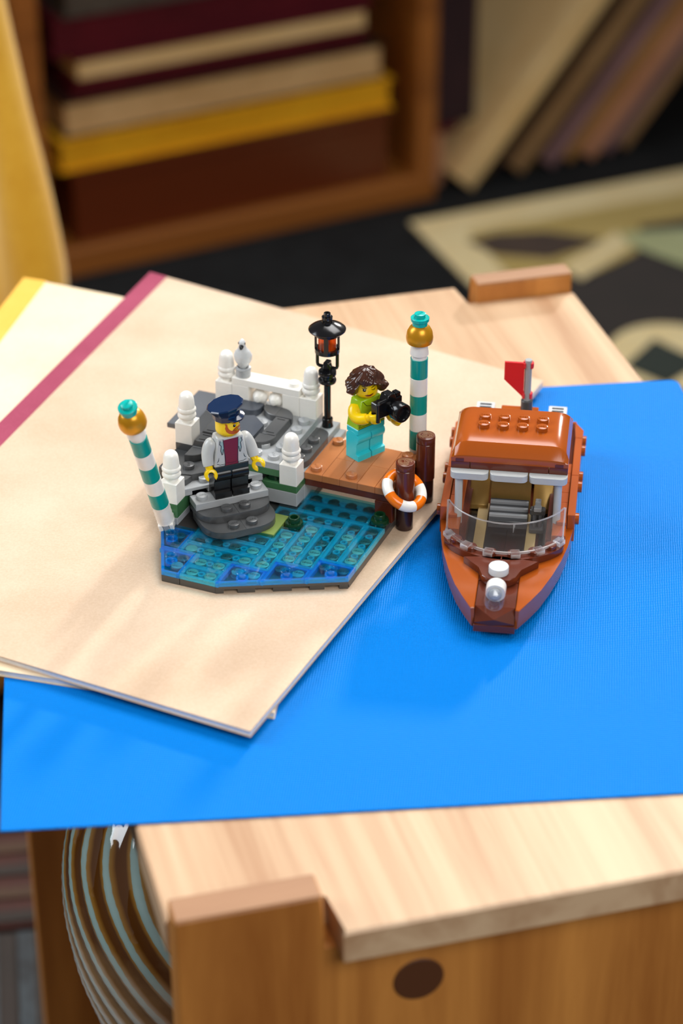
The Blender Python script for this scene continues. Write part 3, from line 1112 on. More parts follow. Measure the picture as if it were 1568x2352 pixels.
# upper light grey stair: slab with notches below
poly_plate('stair_plate', [TN(-6.1, -1.42), TN(-1.36, -1.42), TN(-1.36, -2.6), TN(-6.1, -2.6)], 17.7, 19.2, 'lgrey', [TN(-4.42, -1.93)], rot=SR)
for a, b in ((-6.1, -5.28), (-4.42, -2.75), (-1.95, -1.36)):
    poly_plate('stair_riser', [TN(a, -1.42), TN(b, -1.42), TN(b, -2.5), TN(a, -2.5)], 16.02, 17.7, 'lgrey', bev=0.05)
poly_plate('stair_riser', [TN(-6.0, -1.75), TN(-1.4, -1.75), TN(-1.4, -2.6), TN(-6.0, -2.6)], 6.4, 16.0, 'black', bev=0)

# jetty
for k in range(5):
    if k in (1, 3):
        plate('plank', k, 1, k + 1, 3, 16, 19.2, 'plank')
        plate('plank', k, 3, k + 1, 5, 16, 19.2, 'plank')
    else:
        plate('plank', k, 1, k + 1, 5, 16, 19.2, 'plank', [(k + .5, 1.5), (k + .5, 4.5)], rot=2.3)
plate('jetty_beam', 0.02, 1.05, 5, 2, 12.8, 16, 'rbrown')
plate('jetty_beam', 0.02, 2, 5, 5, 12.8, 15.95, 'rbrown')
plate('jetty_leg', 4, 1.0, 5, 2, P, 12.8, 'rbrown')
plate('jetty_leg', 4, 4, 5, 5, 0, 12.8, 'rbrown')
plate('jetty_bracket', 5, 1.3, 5.4, 1.7, 9.6, 12.8, 'rbrown')
plate('jetty_bracket', 5, 4.3, 5.4, 4.7, 9.6, 12.8, 'rbrown')


# ------------------------------------------------------------------ things standing on the quay
def mooring_post(u, v, label):
    e = empty('wooden_post', D(u, v, 6.4 - 0), DA, label, 'post', 'round wooden posts beside the jetty')
    MB().lathe([(3.4, -6.4), (3.6, -6.2), (3.6, 4.6), (3.4, 4.8)], 28).build('foot', 'dbrown', e)
    MB().lathe([(3.8, 4.8), (4.0, 5.0), (4.0, 22.2), (3.85, 22.4)], 28).build('shaft', 'rbrown', e)
    cap = MB().lathe([(3.7, 22.4), (3.7, 22.7), (4.0, 22.8), (4.0, 25.4), (3.9, 25.55), (3.75, 25.6)], 28).build('cap', 'rbrown', e)
    mb = MB()
    for r, w in ((0.4, .14), (0.95, .13), (1.5, .14), (2.05, .12), (2.55, .14), (3.1, .12)):
        a0 = random.uniform(0, 6.28)
        n = 26
        sp = random.uniform(4.8, 6.1)
        pts = []
        inner, outer = [], []
        for k in range(n + 1):
            t = a0 + sp * k / n
            rr = r * (1 + .05 * math.sin(3 * t + r * 2))
            inner.append(mb.bm.verts.new(((rr - w / 2) * math.cos(t), (rr - w / 2) * math.sin(t), 25.63)))
            outer.append(mb.bm.verts.new(((rr + w / 2) * math.cos(t), (rr + w / 2) * math.sin(t), 25.63)))
        for k in range(n):
            mb.bm.faces.new((inner[k], outer[k], outer[k + 1], inner[k + 1]))
    mb.build('growth_rings', 'ring', cap)
    return e


mooring_post(5.5, 1.5, 'brown round post in front, with the life ring around it')
mooring_post(5.5, 4.5, 'brown round post behind, without a ring, nearest the boat cabin')

# life ring round the front post
lr = empty('life_ring', D(5.5, 1.42, 18.6), DA, 'orange and white life ring hanging around the front brown post', 'life ring')
tilt = Matrix.Rotation(math.radians(34), 4, 'Y') @ Matrix.Rotation(math.radians(10), 4, 'X')
for k in range(8):
    a0 = k * math.pi / 4 + 0.30
    MB().torus_arc(8.0, 2.3, a0, a0 + math.pi / 4, 10, 18, tilt).build('orange_band' if k % 2 else 'white_band', 'orange' if k % 2 else 'white', lr, smooth=60)


def striped_pole(loc, axis, label):
    e = empty('mooring_pole', loc, 0, label, 'pole', 'teal and white striped poles')
    q = Vector((0, 0, 1)).rotation_difference(Vector(axis).normalized())
    e.rotation_euler = q.to_euler()
    r = 3.72
    z = 0.0
    MB().box(-1.2, -3.3, -1.2, 1.2, 3.3, 3.5, .3).build('hinge_clip', 'lgrey', e)
    MB().lathe([(3.0, 2.4), (3.2, 2.6)] + [(r - (0.32 if k % 2 else 0.0), 3.0 + k * 1.25) for k in range(9)] + [(r, 14.0)], 28).box(-3.2, -3.4, -.6, -1.4, 3.4, 3.2, .3).box(1.4, -3.4, -.6, 3.2, 3.4, 3.2, .3).build('ribbed_foot', 'white', e)
    z = 14.0
    for k in range(5):
        h = 8.95 if k % 2 == 0 else 8.1
        MB().cyl(r, z + .02, z + h, (0, 0), 28, 0.1).build('teal_band' if k % 2 == 0 else 'white_band', 'teal' if k % 2 == 0 else 'white', e)
        z += h
    MB().lathe([(3.3, z), (3.3, z + 1.5), (4.0, z + 2.0), (3.95, z + 3.2), (3.0, z + 9.2)], 28).build('cone', 'white', e)
    z += 7.4
    MB().lathe([(3.6, z - .2), (5.3, z + .1), (5.65, z + 1.2), (5.75, z + 2.6), (5.3, z + 5.0), (4.3, z + 6.9), (2.9, z + 8.2), (1.0, z + 8.6)], 32).build('gold_dome', 'gold', e)
    z += 8.1
    MB().lathe([(3.2, z), (3.2, z + 1.9), (3.9, z + 2.1), (3.95, z + 3.3), (3.8, z + 3.45), (2.45, z + 3.5)], 28).stud(0, 0, z + 3.45, 1.0).build('top_plate', 'tealb', e)
    return e


striped_pole(D(4.62, 5.62, 6.0), (0, 0, 1), 'upright teal and white striped pole with gold dome behind the jetty')
plate('pole_bracket', 4.3, 5, 5, 6, 2.8, 6.0, 'lgrey')
striped_pole(D(-5.42, -4.42, 8.2), (-0.145, -0.347, 0.927), 'slanting teal and white striped pole with gold dome, left of the stairs')
plate('pole_bracket', -5.7, -4.75, -5.1, -4.05, 6.4, 8.0, 'lgrey')

# lantern post
lamp = empty('lantern_post', D(-0.5, 5.38, 19.2), DA, 'black lantern post with amber glass beside the white wall', 'lantern')
MB().lathe([(3.15, 0), (3.1, .4), (2.2, 5.3), (2.35, 5.5), (2.35, 7.0), (2.2, 7.2), (1.5, 7.25)], 24).build('base', 'black', lamp)
MB().lathe([(1.5, 7.0), (1.5, 23.2), (2.6, 24.4), (3.7, 24.8), (3.9, 25.3), (3.9, 26.1), (3.7, 26.4), (2.9, 26.5), (2.9, 28.0), (3.6, 28.2), (3.9, 28.6), (3.9, 30.0), (3.7, 30.3)], 24).build('pole', 'black', lamp)
MB().box(-1.7, -1.2, 30, 1.7, 1.2, 33.6, .3).box(-1.2, -1.9, 32.4, 1.2, 1.9, 34.8, .3).box(-2.0, -.9, 31.6, 2.0, .9, 33.2, .3).build('clip', 'black', lamp)
fr_ = [(-4.6, 0, 40), (-4.6, 0, 33.3), (-4.3, 0, 32.4), (-3.6, 0, 32), (3.6, 0, 32), (4.3, 0, 32.4), (4.6, 0, 33.3), (4.6, 0, 40)]
mb = MB().tube(fr_, 0.75, 10)
mb.build('bail', 'black', lamp)
cage = MB()
for z0, z1 in ((39.4, 41.2), (47.6, 49.4)):
    cage.lathe([(4.3, z0), (5.35, z0), (5.35, z1), (4.3, z1)], 28)
for k in range(4):
    a = k * math.pi / 2 + 0.30
    cage.box(-1.0, 4.35, 41, 1.0, 5.35, 48, .1, m=Matrix.Rotation(a, 4, 'Z'))
cage.build('cage', 'black', lamp)
MB().lathe([(3.6, 41.0), (3.9, 41.3)] + [(3.9 - .12 * (k % 2), 41.6 + k * .55) for k in range(11)] + [(3.6, 47.8)], 24).build('amber_glass', 'amber', lamp)
MB().lathe([(3.0, 49.2), (7.6, 49.5), (8.0, 49.9), (8.0, 50.3), (7.2, 51.0), (5.4, 52.0), (3.4, 52.9), (2.0, 53.4)], 36).build('roof', 'black', lamp)
MB().lathe([(2.2, 53.0), (2.2, 54.6), (2.0, 54.9), (2.35, 55.1), (2.35, 56.0), (1.5, 56.1), (1.5, 57.6), (1.35, 57.8), (.8, 57.8), (.7, 57.0), (.1, 57.0)], 24).build('knob', 'black', lamp)

# pigeon on the rail
pg = empty('toy_pigeon', D(-5.5, 5.5, 38.4), math.radians(-10), 'light grey toy pigeon standing on the white wall', 'bird')
MB().lathe([(3.1, 0), (3.3, .2), (3.3, 2.6), (3.0, 3.0), (2.2, 3.1)], 20).torus_arc(2.6, .9, 0, 6.2831, 20, 8, Matrix.Translation((0, 0, 3.4))).build('stand', 'lgrey', pg)


def pigeon(i, j):
    t = 2 * math.pi * i
    keys = [(0.0, 3.6, 1.4, 1.5, 0), (.12, 5.6, 2.5, 2.9, .2), (.3, 7.6, 3.5, 3.9, .4), (.48, 10, 3.75, 3.7, .1), (.62, 12.2, 3.0, 2.7, -.5), (.74, 13.9, 1.9, 1.8, -.9), (.84, 15.4, 1.55, 1.7, -1.1), (.93, 17.0, 1.45, 1.65, -1.2), (1.0, 18.3, .35, .4, -1.1)]
    for a, b in zip(keys, keys[1:]):
        if a[0] <= j <= b[0]:
            k = (j - a[0]) / (b[0] - a[0])
            z, rx, ry, yo = [a[n] + (b[n] - a[n]) * k for n in (1, 2, 3, 4)]
            break
    w = 1 + .10 * abs(math.cos(t)) ** 6 * (1 if 6 < z < 12.5 else 0)
    return (rx * w * math.cos(t), yo + ry * math.sin(t), z)


mb = MB()
rows = mb.grid(pigeon, 24, 30, True)
mb.bm.faces.new(rows[0][::-1])
mb.bm.faces.new(rows[-1])
mb.build('body', 'sgrey', pg, smooth=70)
MB().hexa([(-2.6, 1.5, 4.2), (1.0, 2.4, 4.6), (.4, 4.6, 3.8), (-3.4, 3.6, 3.2), (-2.4, 1.5, 5.2), (1.2, 2.4, 5.6), (.5, 4.8, 4.4), (-3.4, 3.8, 3.9)], .2).build('tail', 'lgrey', pg)
MB().lathe([(1.0, 0), (1.0, .5), (.75, 1.3), (.35, 1.8)], 14, m=Matrix.Translation((0, -2.4, 15.4)) @ Matrix.Rotation(math.radians(115), 4, 'X')).build('beak', 'ink', pg)
for sx in (-1, 1):
    MB().lathe([(.1, -.1), (.5, -.05), (.5, .12), (.3, .2)], 12, m=Matrix.Translation((sx * 1.42, -1.75, 16.5)) @ Matrix.Rotation(sx * math.radians(90), 4, 'Y')).build('eye', 'ink', pg)


# ------------------------------------------------------------------ toy figures
def wrap_print(poly, R, name, mat, parent, lift=0.05, tilt=None, z_off=0.0):
    """flat printed shape laid on the cylinder of radius R facing -Y"""
    mb = MB()
    bm = mb.bm
    f = bm.faces.new([bm.verts.new((x, 0, z)) for x, z in poly])
    xs = [p[0] for p in poly]
    x = math.floor(min(xs)) + .5
    while x < max(xs):
        bmesh.ops.bisect_plane(bm, geom=bm.verts[:] + bm.edges[:] + bm.faces[:], plane_co=(x, 0, 0), plane_no=(1, 0, 0))
        x += .5
    for v in bm.verts:
        a = v.co.x / R
        v.co = Vector(((R + lift) * math.sin(a), -(R + lift) * math.cos(a), v.co.z + z_off))
    return mb.build(name, mat, parent, smooth=60)


def disc(cx, cz, r, n=14):
    return [(cx + r * math.cos(2 * math.pi * k / n), cz + r * math.sin(2 * math.pi * k / n)) for k in range(n)]


def stroke(pts, w):
    L, Rr = [], []
    for i, p in enumerate(pts):
        a = Vector(pts[max(i - 1, 0)])
        b = Vector(pts[min(i + 1, len(pts) - 1)])
        d = (b - a).normalized()
        n = Vector((-d.y, d.x)) * (w[i] if hasattr(w, '__len__') else w) / 2
        L.append(tuple(Vector(p) + n))
        Rr.append(tuple(Vector(p) - n))
    return L + Rr[::-1]


def leg(sx, mat, e):
    prof = [(-4, 0), (4, 0), (4, 10.4)] + [(4 * math.cos(t), 10.4 + 3.2 * math.sin(t)) for t in [math.pi * k / 10 for k in range(1, 11)]] + [(-3.7, 8.9), (-2.5, 7.6), (-2.3, 3.0), (-4, 2.7)]
    x0, x1 = (0.22, 7.6) if sx > 0 else (-7.6, -0.22)
    m = Matrix(((0, 0, 1, 0), (1, 0, 0, 0), (0, 1, 0, 0), (0, 0, 0, 1)))
    return MB().prism(prof, x0, x1, 0.16, m=m).build('leg', mat, e)


def torso(mat, e):
    return MB().hexa([(-7.7, -3.9, 15.2), (7.7, -3.9, 15.2), (7.7, 3.9, 15.2), (-7.7, 3.9, 15.2), (-5.6, -3.2, 28.3), (5.6, -3.2, 28.3), (5.6, 3.2, 28.3), (-5.6, 3.2, 28.3)], 0.45).build('torso', mat, e)


def tprint(poly, name, mat, parent, lift=0.06):
    """flat print on the sloping torso front"""
    mb = MB()
    vs = []
    for x, z in poly:
        k = (z - 15.2) / 13.1
        vs.append(mb.bm.verts.new((x, -3.9 + .7 * k - lift, z)))
    mb.bm.faces.new(vs)
    return mb.build(name, mat, parent)


def head(e, rz=0.0, tilt=0.0):
    h = MB().lathe([(3.1, 0), (3.1, .7), (3.6, .9), (4.6, 1.3), (5.0, 2.0), (5.1, 3.0), (5.1, 6.9), (5.0, 7.8), (4.5, 8.5), (3.4, 8.8), (2.45, 8.85), (2.45, 10.4), (2.3, 10.5)], 36).build('head', 'yellow', e, loc=(0, 0, 28.2), smooth=50)
    h.rotation_euler = (tilt, 0, rz)
    return h


def arm(pts, mat, e, name='arm'):
    P0 = [Vector(p) for p in pts]
    # smooth curve through shoulder, elbow and wrist
    path = []
    for k in range(13):
        t = k / 12
        path.append((1 - t) ** 2 * P0[0] + 2 * t * (1 - t) * P0[1] + t * t * P0[2])
    d0 = (P0[0] - P0[1]).normalized()
    rad = [1.9, 2.5, 2.7, 2.75, 2.75, 2.7, 2.65, 2.6, 2.55, 2.5, 2.45, 2.4, 2.2]
    return MB().tube(path, rad, 16).build(name, mat, e, smooth=60)


def hand(wrist, direction, up, e, gap=70, th=3.4, name='hand'):
    """C-shaped gripping hand: palm, thumb and fingers as one curl; opens along direction"""
    d = Vector(direction).normalized()
    u = Vector(up).normalized()
    s = d.cross(u).normalized()
    u = s.cross(d)
    m = Matrix.Translation(Vector(wrist) + d * 3.6) @ Matrix((d, s, u)).transposed().to_4x4()
    n = 18
    g = math.radians(gap) / 2
    outer = [(2.75 * math.cos(a), 2.75 * math.sin(a)) for a in [g + (2 * math.pi - 2 * g) * k / n for k in range(n + 1)]]
    inner = [(1.65 * math.cos(a), 1.65 * math.sin(a)) for a in [g * 1.15 + (2 * math.pi - 2.3 * g) * k / n for k in range(n + 1)]]
    mb = MB().prism(outer + inner[::-1], -th / 2, th / 2, 0.28, m=m)
    mb.tube([Vector(wrist) - d * .8, Vector(wrist) + d * 1.6], [1.6, 1.55], 12)
    return mb.build(name, 'yellow', e, smooth=50)


# captain
cpos = tt * (-3.39) + nn_ * (-.96)
cap = empty('toy_figure', D(cpos.x, cpos.y, 16), math.radians(22.48), 'toy figure in navy peaked cap and grey jacket standing on the stairs', 'toy figure')
leg(-1, 'blackmatt', cap)
leg(1, 'blackmatt', cap)
MB().box(-7.55, -3.7, 12.6, 7.55, 3.7, 15.2, .25).box(-.9, -3.3, 9.5, .9, 3.3, 13, .2).build('hips', 'blackmatt', cap)
ct = torso('mgrey', cap)
tprint([(-2.9, 15.5), (2.9, 15.5), (3.3, 27.5), (-3.1, 27.2)], 'shirt_print', 'dred', ct)
for sx in (-1, 1):
    tprint(stroke([(sx * 2.95, 15.4), (sx * 2.6, 18), (sx * 3.0, 22), (sx * 3.3, 27.6)], .26), 'line_print', 'ink', ct, .09)
    tprint([(sx * 3.1, 26.5), (sx * 4.6, 26.9), (sx * 4.4, 24.6), (sx * 4.5, 22.4), (sx * 3.6, 21.2), (sx * 3.2, 22.0)], 'lapel_print', 'shirtgrey', ct, .07)
    tprint(stroke([(sx * 4.6, 27.2), (sx * 4.9, 25.6), (sx * 4.2, 24.8), (sx * 4.5, 22.6), (sx * 4.0, 20.6), (sx * 3.7, 20.8), (sx * 3.4, 23.2)], .3), 'line_print', 'ink', ct, .1)
    tprint(stroke([(sx * 5.4, 19.6), (sx * 5.7, 18.2), (sx * 6.4, 17.4)], [.1, .34, .1]), 'line_print', 'ink', ct, .1)
    tprint(stroke([(sx * 2.95, 16.2), (sx * 5, 16.2), (sx * 6.4, 16.8)], .2), 'line_print', 'ink', ct, .1)
tprint(stroke([(-2.0, 16.6), (0, 16.2), (2.2, 16.6)], .16), 'line_print', 'ink', ct, .1)
arm([(-6.2, .2, 26.0), (-10.0, .6, 22.6), (-9.6, -2.6, 16.2)], 'mgrey', cap)
arm([(6.2, .2, 26.0), (9.8, .6, 22.6), (10.2, -3.0, 16.6)], 'mgrey', cap)
hand((-9.6, -2.7, 15.8), (.08, -.38, -.92), (-.2, -.92, .3), cap)
hand((10.2, -3.0, 16.2), (.35, -.50, -.80), (-.45, -.75, .45), cap)
ch = head(cap, math.radians(36))
beard = [(-6.0, 7.2), (-5.0, 6.9), (-4.8, 5.6), (-4.2, 4.5), (-3.4, 3.9), (-2.4, 3.6), (-1.0, 3.3), (1.0, 3.3), (2.4, 3.6), (3.4, 3.9), (4.2, 4.5), (4.8, 5.6), (5.0, 6.9), (6.0, 7.2), (5.7, 6.0), (6.0, 5.0), (5.4, 3.4), (4.2, 2.5), (2.5, 2.05), (0, 1.95), (-2.5, 2.05), (-4.2, 2.5), (-5.4, 3.4), (-6.0, 5.0), (-5.7, 6.0)]
wrap_print(beard, 5.1, 'beard_print', 'beard', ch)
wrap_print([(-3.0, 3.7), (-2.2, 4.5), (-.9, 5.2), (0, 4.9), (.9, 5.2), (2.2, 4.5), (3.0, 3.7), (1.6, 3.9), (0, 4.3), (-1.6, 3.9)], 5.1, 'moustache_print', 'beard', ch, .06)
wrap_print(stroke([(-2.7, 3.8), (-1.2, 3.6), (.2, 3.9), (2.6, 4.3)], [.15, .3, .3, .15]), 5.1, 'mouth_print', 'ink', ch, .08)
wrap_print([(-.2, 3.8), (2.4, 4.3), (2.0, 3.3), (.6, 3.0)], 5.1, 'mouth_print', 'ink', ch, .08)
wrap_print([(.1, 3.75), (2.1, 4.12), (1.9, 3.7), (.5, 3.4)], 5.1, 'teeth_print', 'white', ch, .11)
for sx in (-1, 1):
    wrap_print(disc(sx * 1.9, 5.95, .72), 5.1, 'eye_print', 'ink', ch, .07)
    wrap_print(disc(sx * 1.9 + .2, 6.2, .24, 8), 5.1, 'pupil_print', 'white', ch, .1)
    wrap_print(stroke([(sx * 2.8, 7.0), (sx * 2.0, 7.3), (sx * 1.1, 7.0)], [.2, .5, .25]), 5.1, 'brow_print', 'beard', ch, .07)

# peaked cap
hat = MB()
N = 12


def hring(rx, ry, z, tiltz=0.0, off=0.0, n=N):
    return [hat.bm.verts.new((rx * math.sin(2 * math.pi * (k + .5) / n), off - ry * math.cos(2 * math.pi * (k + .5) / n), z + tiltz * math.cos(2 * math.pi * (k + .5) / n))) for k in range(n)]


rings = [hring(5.1, 5.1, 8.0), hring(5.6, 5.6, 7.9), hring(5.65, 5.65, 10.3, .1), hring(5.95, 5.95, 10.9, .25), hring(7.7, 7.6, 13.2, 1.3), hring(7.85, 7.75, 13.7, 1.45), hring(7.4, 7.3, 14.1, 1.45), hring(4.0, 4.0, 14.1, .8), hring(.6, .6, 14.1)]
for a, b in zip(rings, rings[1:]):
    for k in range(N):
        hat.bm.faces.new((a[k], a[(k + 1) % N], b[(k + 1) % N], b[k]))
hat.bm.faces.new(rings[-1])
hat.bm.faces.new(rings[0][::-1])
hb = hat.build('peaked_cap', 'navy', ch, smooth=18)
hb.rotation_euler = (0, math.radians(-6), 0)
hb.location.z = 0.0007
vis = MB()
no, ni = [], []
top_i, top_o, bot_i, bot_o = [], [], [], []
for k in range(15):
    a = math.radians(-68 + 136 * k / 14)
    ext = 1.75 * math.cos(a * 1.3) ** .7 if abs(a) < 1.19 else 0
    r1, r2 = 5.4, 5.6 + ext
    top_i.append(vis.bm.verts.new((r1 * math.sin(a), -r1 * math.cos(a), 9.4)))
    top_o.append(vis.bm.verts.new((r2 * math.sin(a), -r2 * math.cos(a), 9.5 - ext * .6)))
    bot_i.append(vis.bm.verts.new((r1 * math.sin(a), -r1 * math.cos(a), 8.5)))
    bot_o.append(vis.bm.verts.new((r2 * math.sin(a), -r2 * math.cos(a), 8.8 - ext * .6)))
for k in range(14):
    vis.bm.faces.new((top_i[k], top_i[k + 1], top_o[k + 1], top_o[k]))
    vis.bm.faces.new((top_o[k], top_o[k + 1], bot_o[k + 1], bot_o[k]))
    vis.bm.faces.new((bot_o[k], bot_o[k + 1], bot_i[k + 1], bot_i[k]))
    vis.bm.faces.new((bot_i[k], bot_i[k + 1], top_i[k + 1], top_i[k]))
vis.bm.faces.new((top_i[0], top_o[0], bot_o[0], bot_i[0]))
vis.bm.faces.new((top_i[-1], bot_i[-1], bot_o[-1], top_o[-1]))
vis.build('visor', 'navy', ch, loc=(0, 0, .7), smooth=50)

# photographer
PR = math.radians(40.5)
ph = empty('toy_figure', D(2.24, 4.09, 19.2), PR, 'toy figure with wavy dark hair, lime top and azure trousers aiming a camera', 'toy figure')
leg(-1, 'azure', ph)
leg(1, 'azure', ph)
MB().box(-7.55, -3.7, 12.6, 7.55, 3.7, 15.2, .25).box(-.9, -3.3, 9.5, .9, 3.3, 13, .2).build('hips', 'azure', ph)
pt = torso('lime', ph)
for z in (15.6, 16.3):
    tprint(stroke([(-7.4, z), (7.4, z)], .2), 'line_print', 'ink', pt, .08)
tprint(stroke([(-7.0, 16.4), (-6.2, 18.4), (-5.9, 20.4)], .2), 'line_print', 'ink', pt, .08)
tprint(stroke([(6.6, 16.4), (5.9, 18.4), (5.6, 20.4)], .2), 'line_print', 'ink', pt, .08)
tprint(stroke([(-4.6, 28.0), (-2.6, 25.4), (0, 24.6), (2.6, 25.4), (4.6, 28.0)], .22), 'line_print', 'ink', pt, .08)
arm([(-6.0, .2, 25.6), (-10.2, -2.6, 19.8), (-6.6, -8.2, 22.8)], 'yellow', ph)
arm([(6.2, .2, 25.2), (11.0, -4.0, 17.8), (6.6, -9.2, 19.2)], 'yellow', ph)
hand((-6.4, -8.4, 23.0), (.55, -.72, .25), (-.2, .1, .95), ph, 80, 4.2)
hand((6.4, -9.6, 19.0), (-.05, -.9, .35), (.9, .1, .4), ph, 90, 4.4)
hh = head(ph, math.radians(-26), math.radians(0))
wrap_print(disc(-2.0, 5.0, .72), 5.1, 'eye_print', 'ink', hh, .07)
wrap_print(disc(-1.85, 5.25, .25, 8), 5.1, 'pupil_print', 'white', hh, .1)
wrap_print(stroke([(-3.2, 6.1), (-2.6, 5.7), (-1.6, 5.75), (-1.1, 5.5)], [.15, .35, .3, .1]), 5.1, 'lash_print', 'ink', hh, .08)
wrap_print(stroke([(-3.2, 6.9), (-2.2, 6.6), (-.9, 5.9)], [.2, .4, .25]), 5.1, 'brow_print', 'ink', hh, .07)
wrap_print(stroke([(.9, 5.9), (2.0, 6.5), (3.2, 6.7)], [.25, .4, .2]), 5.1, 'brow_print', 'ink', hh, .07)
wrap_print(stroke([(1.0, 5.2), (1.8, 4.85), (2.8, 5.3), (3.1, 5.7)], [.15, .32, .3, .15]), 5.1, 'wink_print', 'ink', hh, .08)
wrap_print(stroke([(2.0, 4.85), (2.6, 4.75), (3.0, 4.95)], .18), 5.1, 'wink_print', 'ink', hh, .08)
wrap_print([(-1.9, 2.5), (-.8, 2.95), (.1, 2.8), (1.4, 3.2), (2.2, 3.4), (1.6, 2.6), (.6, 2.1), (-.6, 2.1)], 5.1, 'lips_print', 'lips', hh, .07)
wrap_print(stroke([(-1.9, 2.5), (0, 2.55), (2.2, 3.4)], [.1, .22, .1]), 5.1, 'mouth_print', 'ink', hh, .1)


def hair_pt(i, j):
    """wavy bob round the head: open at the face, full at the sides and nape"""
    t = 2 * math.pi * i                       # 0 = face (-Y)
    ang = min(t, 2 * math.pi - t)             # 0 .. pi
    side = 1 if t < math.pi else -1
    face = max(0.0, 1 - ang / 1.0)
    zlow = 2.7 + .25 * math.sin(7 * t) + 5.0 * min(1.0, face * 3.2)
    z = zlow + (13.4 - zlow) * j
    dome = math.sqrt(max(0.0, 1 - max(0, (z - 7.0) / 6.45) ** 2))
    R = 6.6 * dome
    R += 1.7 * math.exp(-((z - 5.0) / 2.5) ** 2) * min(1, ang / 1.0)      # full lower bob
    R += 0.7 * math.exp(-((ang - 1.2) / .5) ** 2) * dome
    wav = .5 * math.sin(7 * t + 1.1 * z + 1.4 * math.sin(.9 * z)) * (.3 + .7 * min(1, ang)) + .34 * math.sin(1.6 * z + 2.2 * math.sin(3 * t)) + .18 * math.sin(19 * t - 1.5 * z)
    R += wav * dome ** .5
    # side parting on the viewer's right
    R -= .6 * math.exp(-((t - .55) / .2) ** 2) * max(0, min(1, (z - 8.5) / 2))
    if j == 0:
        R = max(R - .9, 5.2)
    return (R * math.sin(t), -R * math.cos(t), z)


mb = MB()
rows = mb.grid(hair_pt, 110, 34, True)
mb.bm.faces.new(rows[-1])
inner = [mb.bm.verts.new((5.15 * math.sin(2 * math.pi * i / 110), -5.15 * math.cos(2 * math.pi * i / 110), rows[0][i].co.z + .5)) for i in range(110)]
for i in range(110):
    mb.bm.faces.new((rows[0][i], inner[i], inner[(i + 1) % 110], rows[0][(i + 1) % 110]))
mb.build('hair', 'hair', hh, smooth=70)

# toy camera held in front of the face
cx_, cy_ = rot2(2.0, -11.0, PR)
pp = D(2.24, 4.09, 19.2)
cm = empty('toy_camera', (pp[0] + cx_, pp[1] + cy_, pp[2] + 26.2), PR, 'black toy camera with a wide lens held by the lime figure', 'camera')
MB().box(-7.0, -2.2, -2.8, 6.8, 2.2, 4.2, .35).build('body', 'black', cm)
MB().hexa([(-2.4, -2.6, 4.0), (3.4, -2.6, 4.0), (3.4, 2.4, 4.0), (-2.4, 2.4, 4.0), (-1.4, -2.4, 7.0), (2.4, -2.4, 7.0), (2.4, 2.2, 7.0), (-1.4, 2.2, 7.0)], .3).box(4.0, -1.6, 4.2, 6.4, 1.6, 6.0, .25).build('viewfinder_hump', 'black', cm)
MB().tube([(-6.8, -2.6, 5.2), (-2.6, -2.4, 5.2)], .75, 10).tube([(-7.3, -2.8, 5.0), (-7.3, -2.8, -3.4)], .85, 10).build('grip_bar', 'black', cm)
m = Matrix.Translation((1.2, -2.0, .4)) @ Matrix.Rotation(math.radians(90), 4, 'X')
MB().lathe([(3.3, 0), (3.3, 2.0), (4.0, 2.3), (4.2, 2.8), (4.2, 6.9), (4.0, 7.3), (3.1, 7.3), (2.95, 7.1), (2.3, 4.9), (.2, 4.7)], 30, m=m).build('lens', 'black', cm)

# ------------------------------------------------------------------ toy boat
BA = math.radians(-7.7)
boat = empty('toy_boat', (79.1, -76.8, ZT + 1.0), BA, 'rust orange toy motor boat with clear windshield and red flag on the blue board', 'toy boat')


def bpart(name, mat, mb, parent=None, **k):
    return mb.build(name, mat, parent or boat, **k)


OUT = [(9.6, -0.4), (13.6, 7.6), (17.2, 15.4), (20.9, 26.6), (24.0, 38.2), (26.0, 48.8), (27.3, 60.0)]
for sx in (-1, 1):
    topo = [(8.1, 0.0)] + OUT + [(27.6, 63.4), (21.5, 63.4), (21.5, 52), (8.1, 36)]
    bot = [(8.1, 0.6)] + [(x - .55, y + 1.0) for x, y in OUT] + [(27.0, 63.4), (21.5, 63.4), (21.5, 52), (8.1, 36)]
    T_ = [(sx * x, y) for x, y in topo]
    B_ = [(sx * x, y) for x, y in bot]
    if sx < 0:
        T_, B_ = T_[::-1], B_[::-1]
    bpart('bow_wedge', 'dorange', MB().prism(B_, 3.2, 12.8, .3, top=T_), smooth=30)
# prow: dark reddish brown slope between the wedges
mb = MB()
vs_ = [mb.bm.verts.new(p) for p in [(-7.9, 36, 3.2), (7.9, 36, 3.2), (7.9, -.9, 3.2), (-7.9, -.9, 3.2), (-7.9, 36, 12.4), (7.9, 36, 12.4), (7.9, 2.4, 12.2), (-7.9, 2.4, 12.2), (0, -3.0, 9.4), (-7.9, -1.2, 6.6), (7.9, -1.2, 6.6), (0, -1.9, 6.3)]]
for q_ in ((3, 2, 1, 0), (4, 5, 6, 7), (1, 5, 4, 0), (2, 6, 5, 1) if False else (2, 10, 6, 5, 1), (0, 4, 7, 9, 3), (7, 6, 8), (7, 8, 9), (6, 10, 8), (8, 10, 11), (8, 11, 9), (9, 11, 10, 2, 3)):
    mb.bm.faces.new([vs_[i] for i in q_])
bpart('prow', 'rbrown', mb, smooth=20)
bpart('prow_lip', 'rbrown', MB().box(-8.2, -1.7, 2.4, 8.2, 3, 5.8, .25))
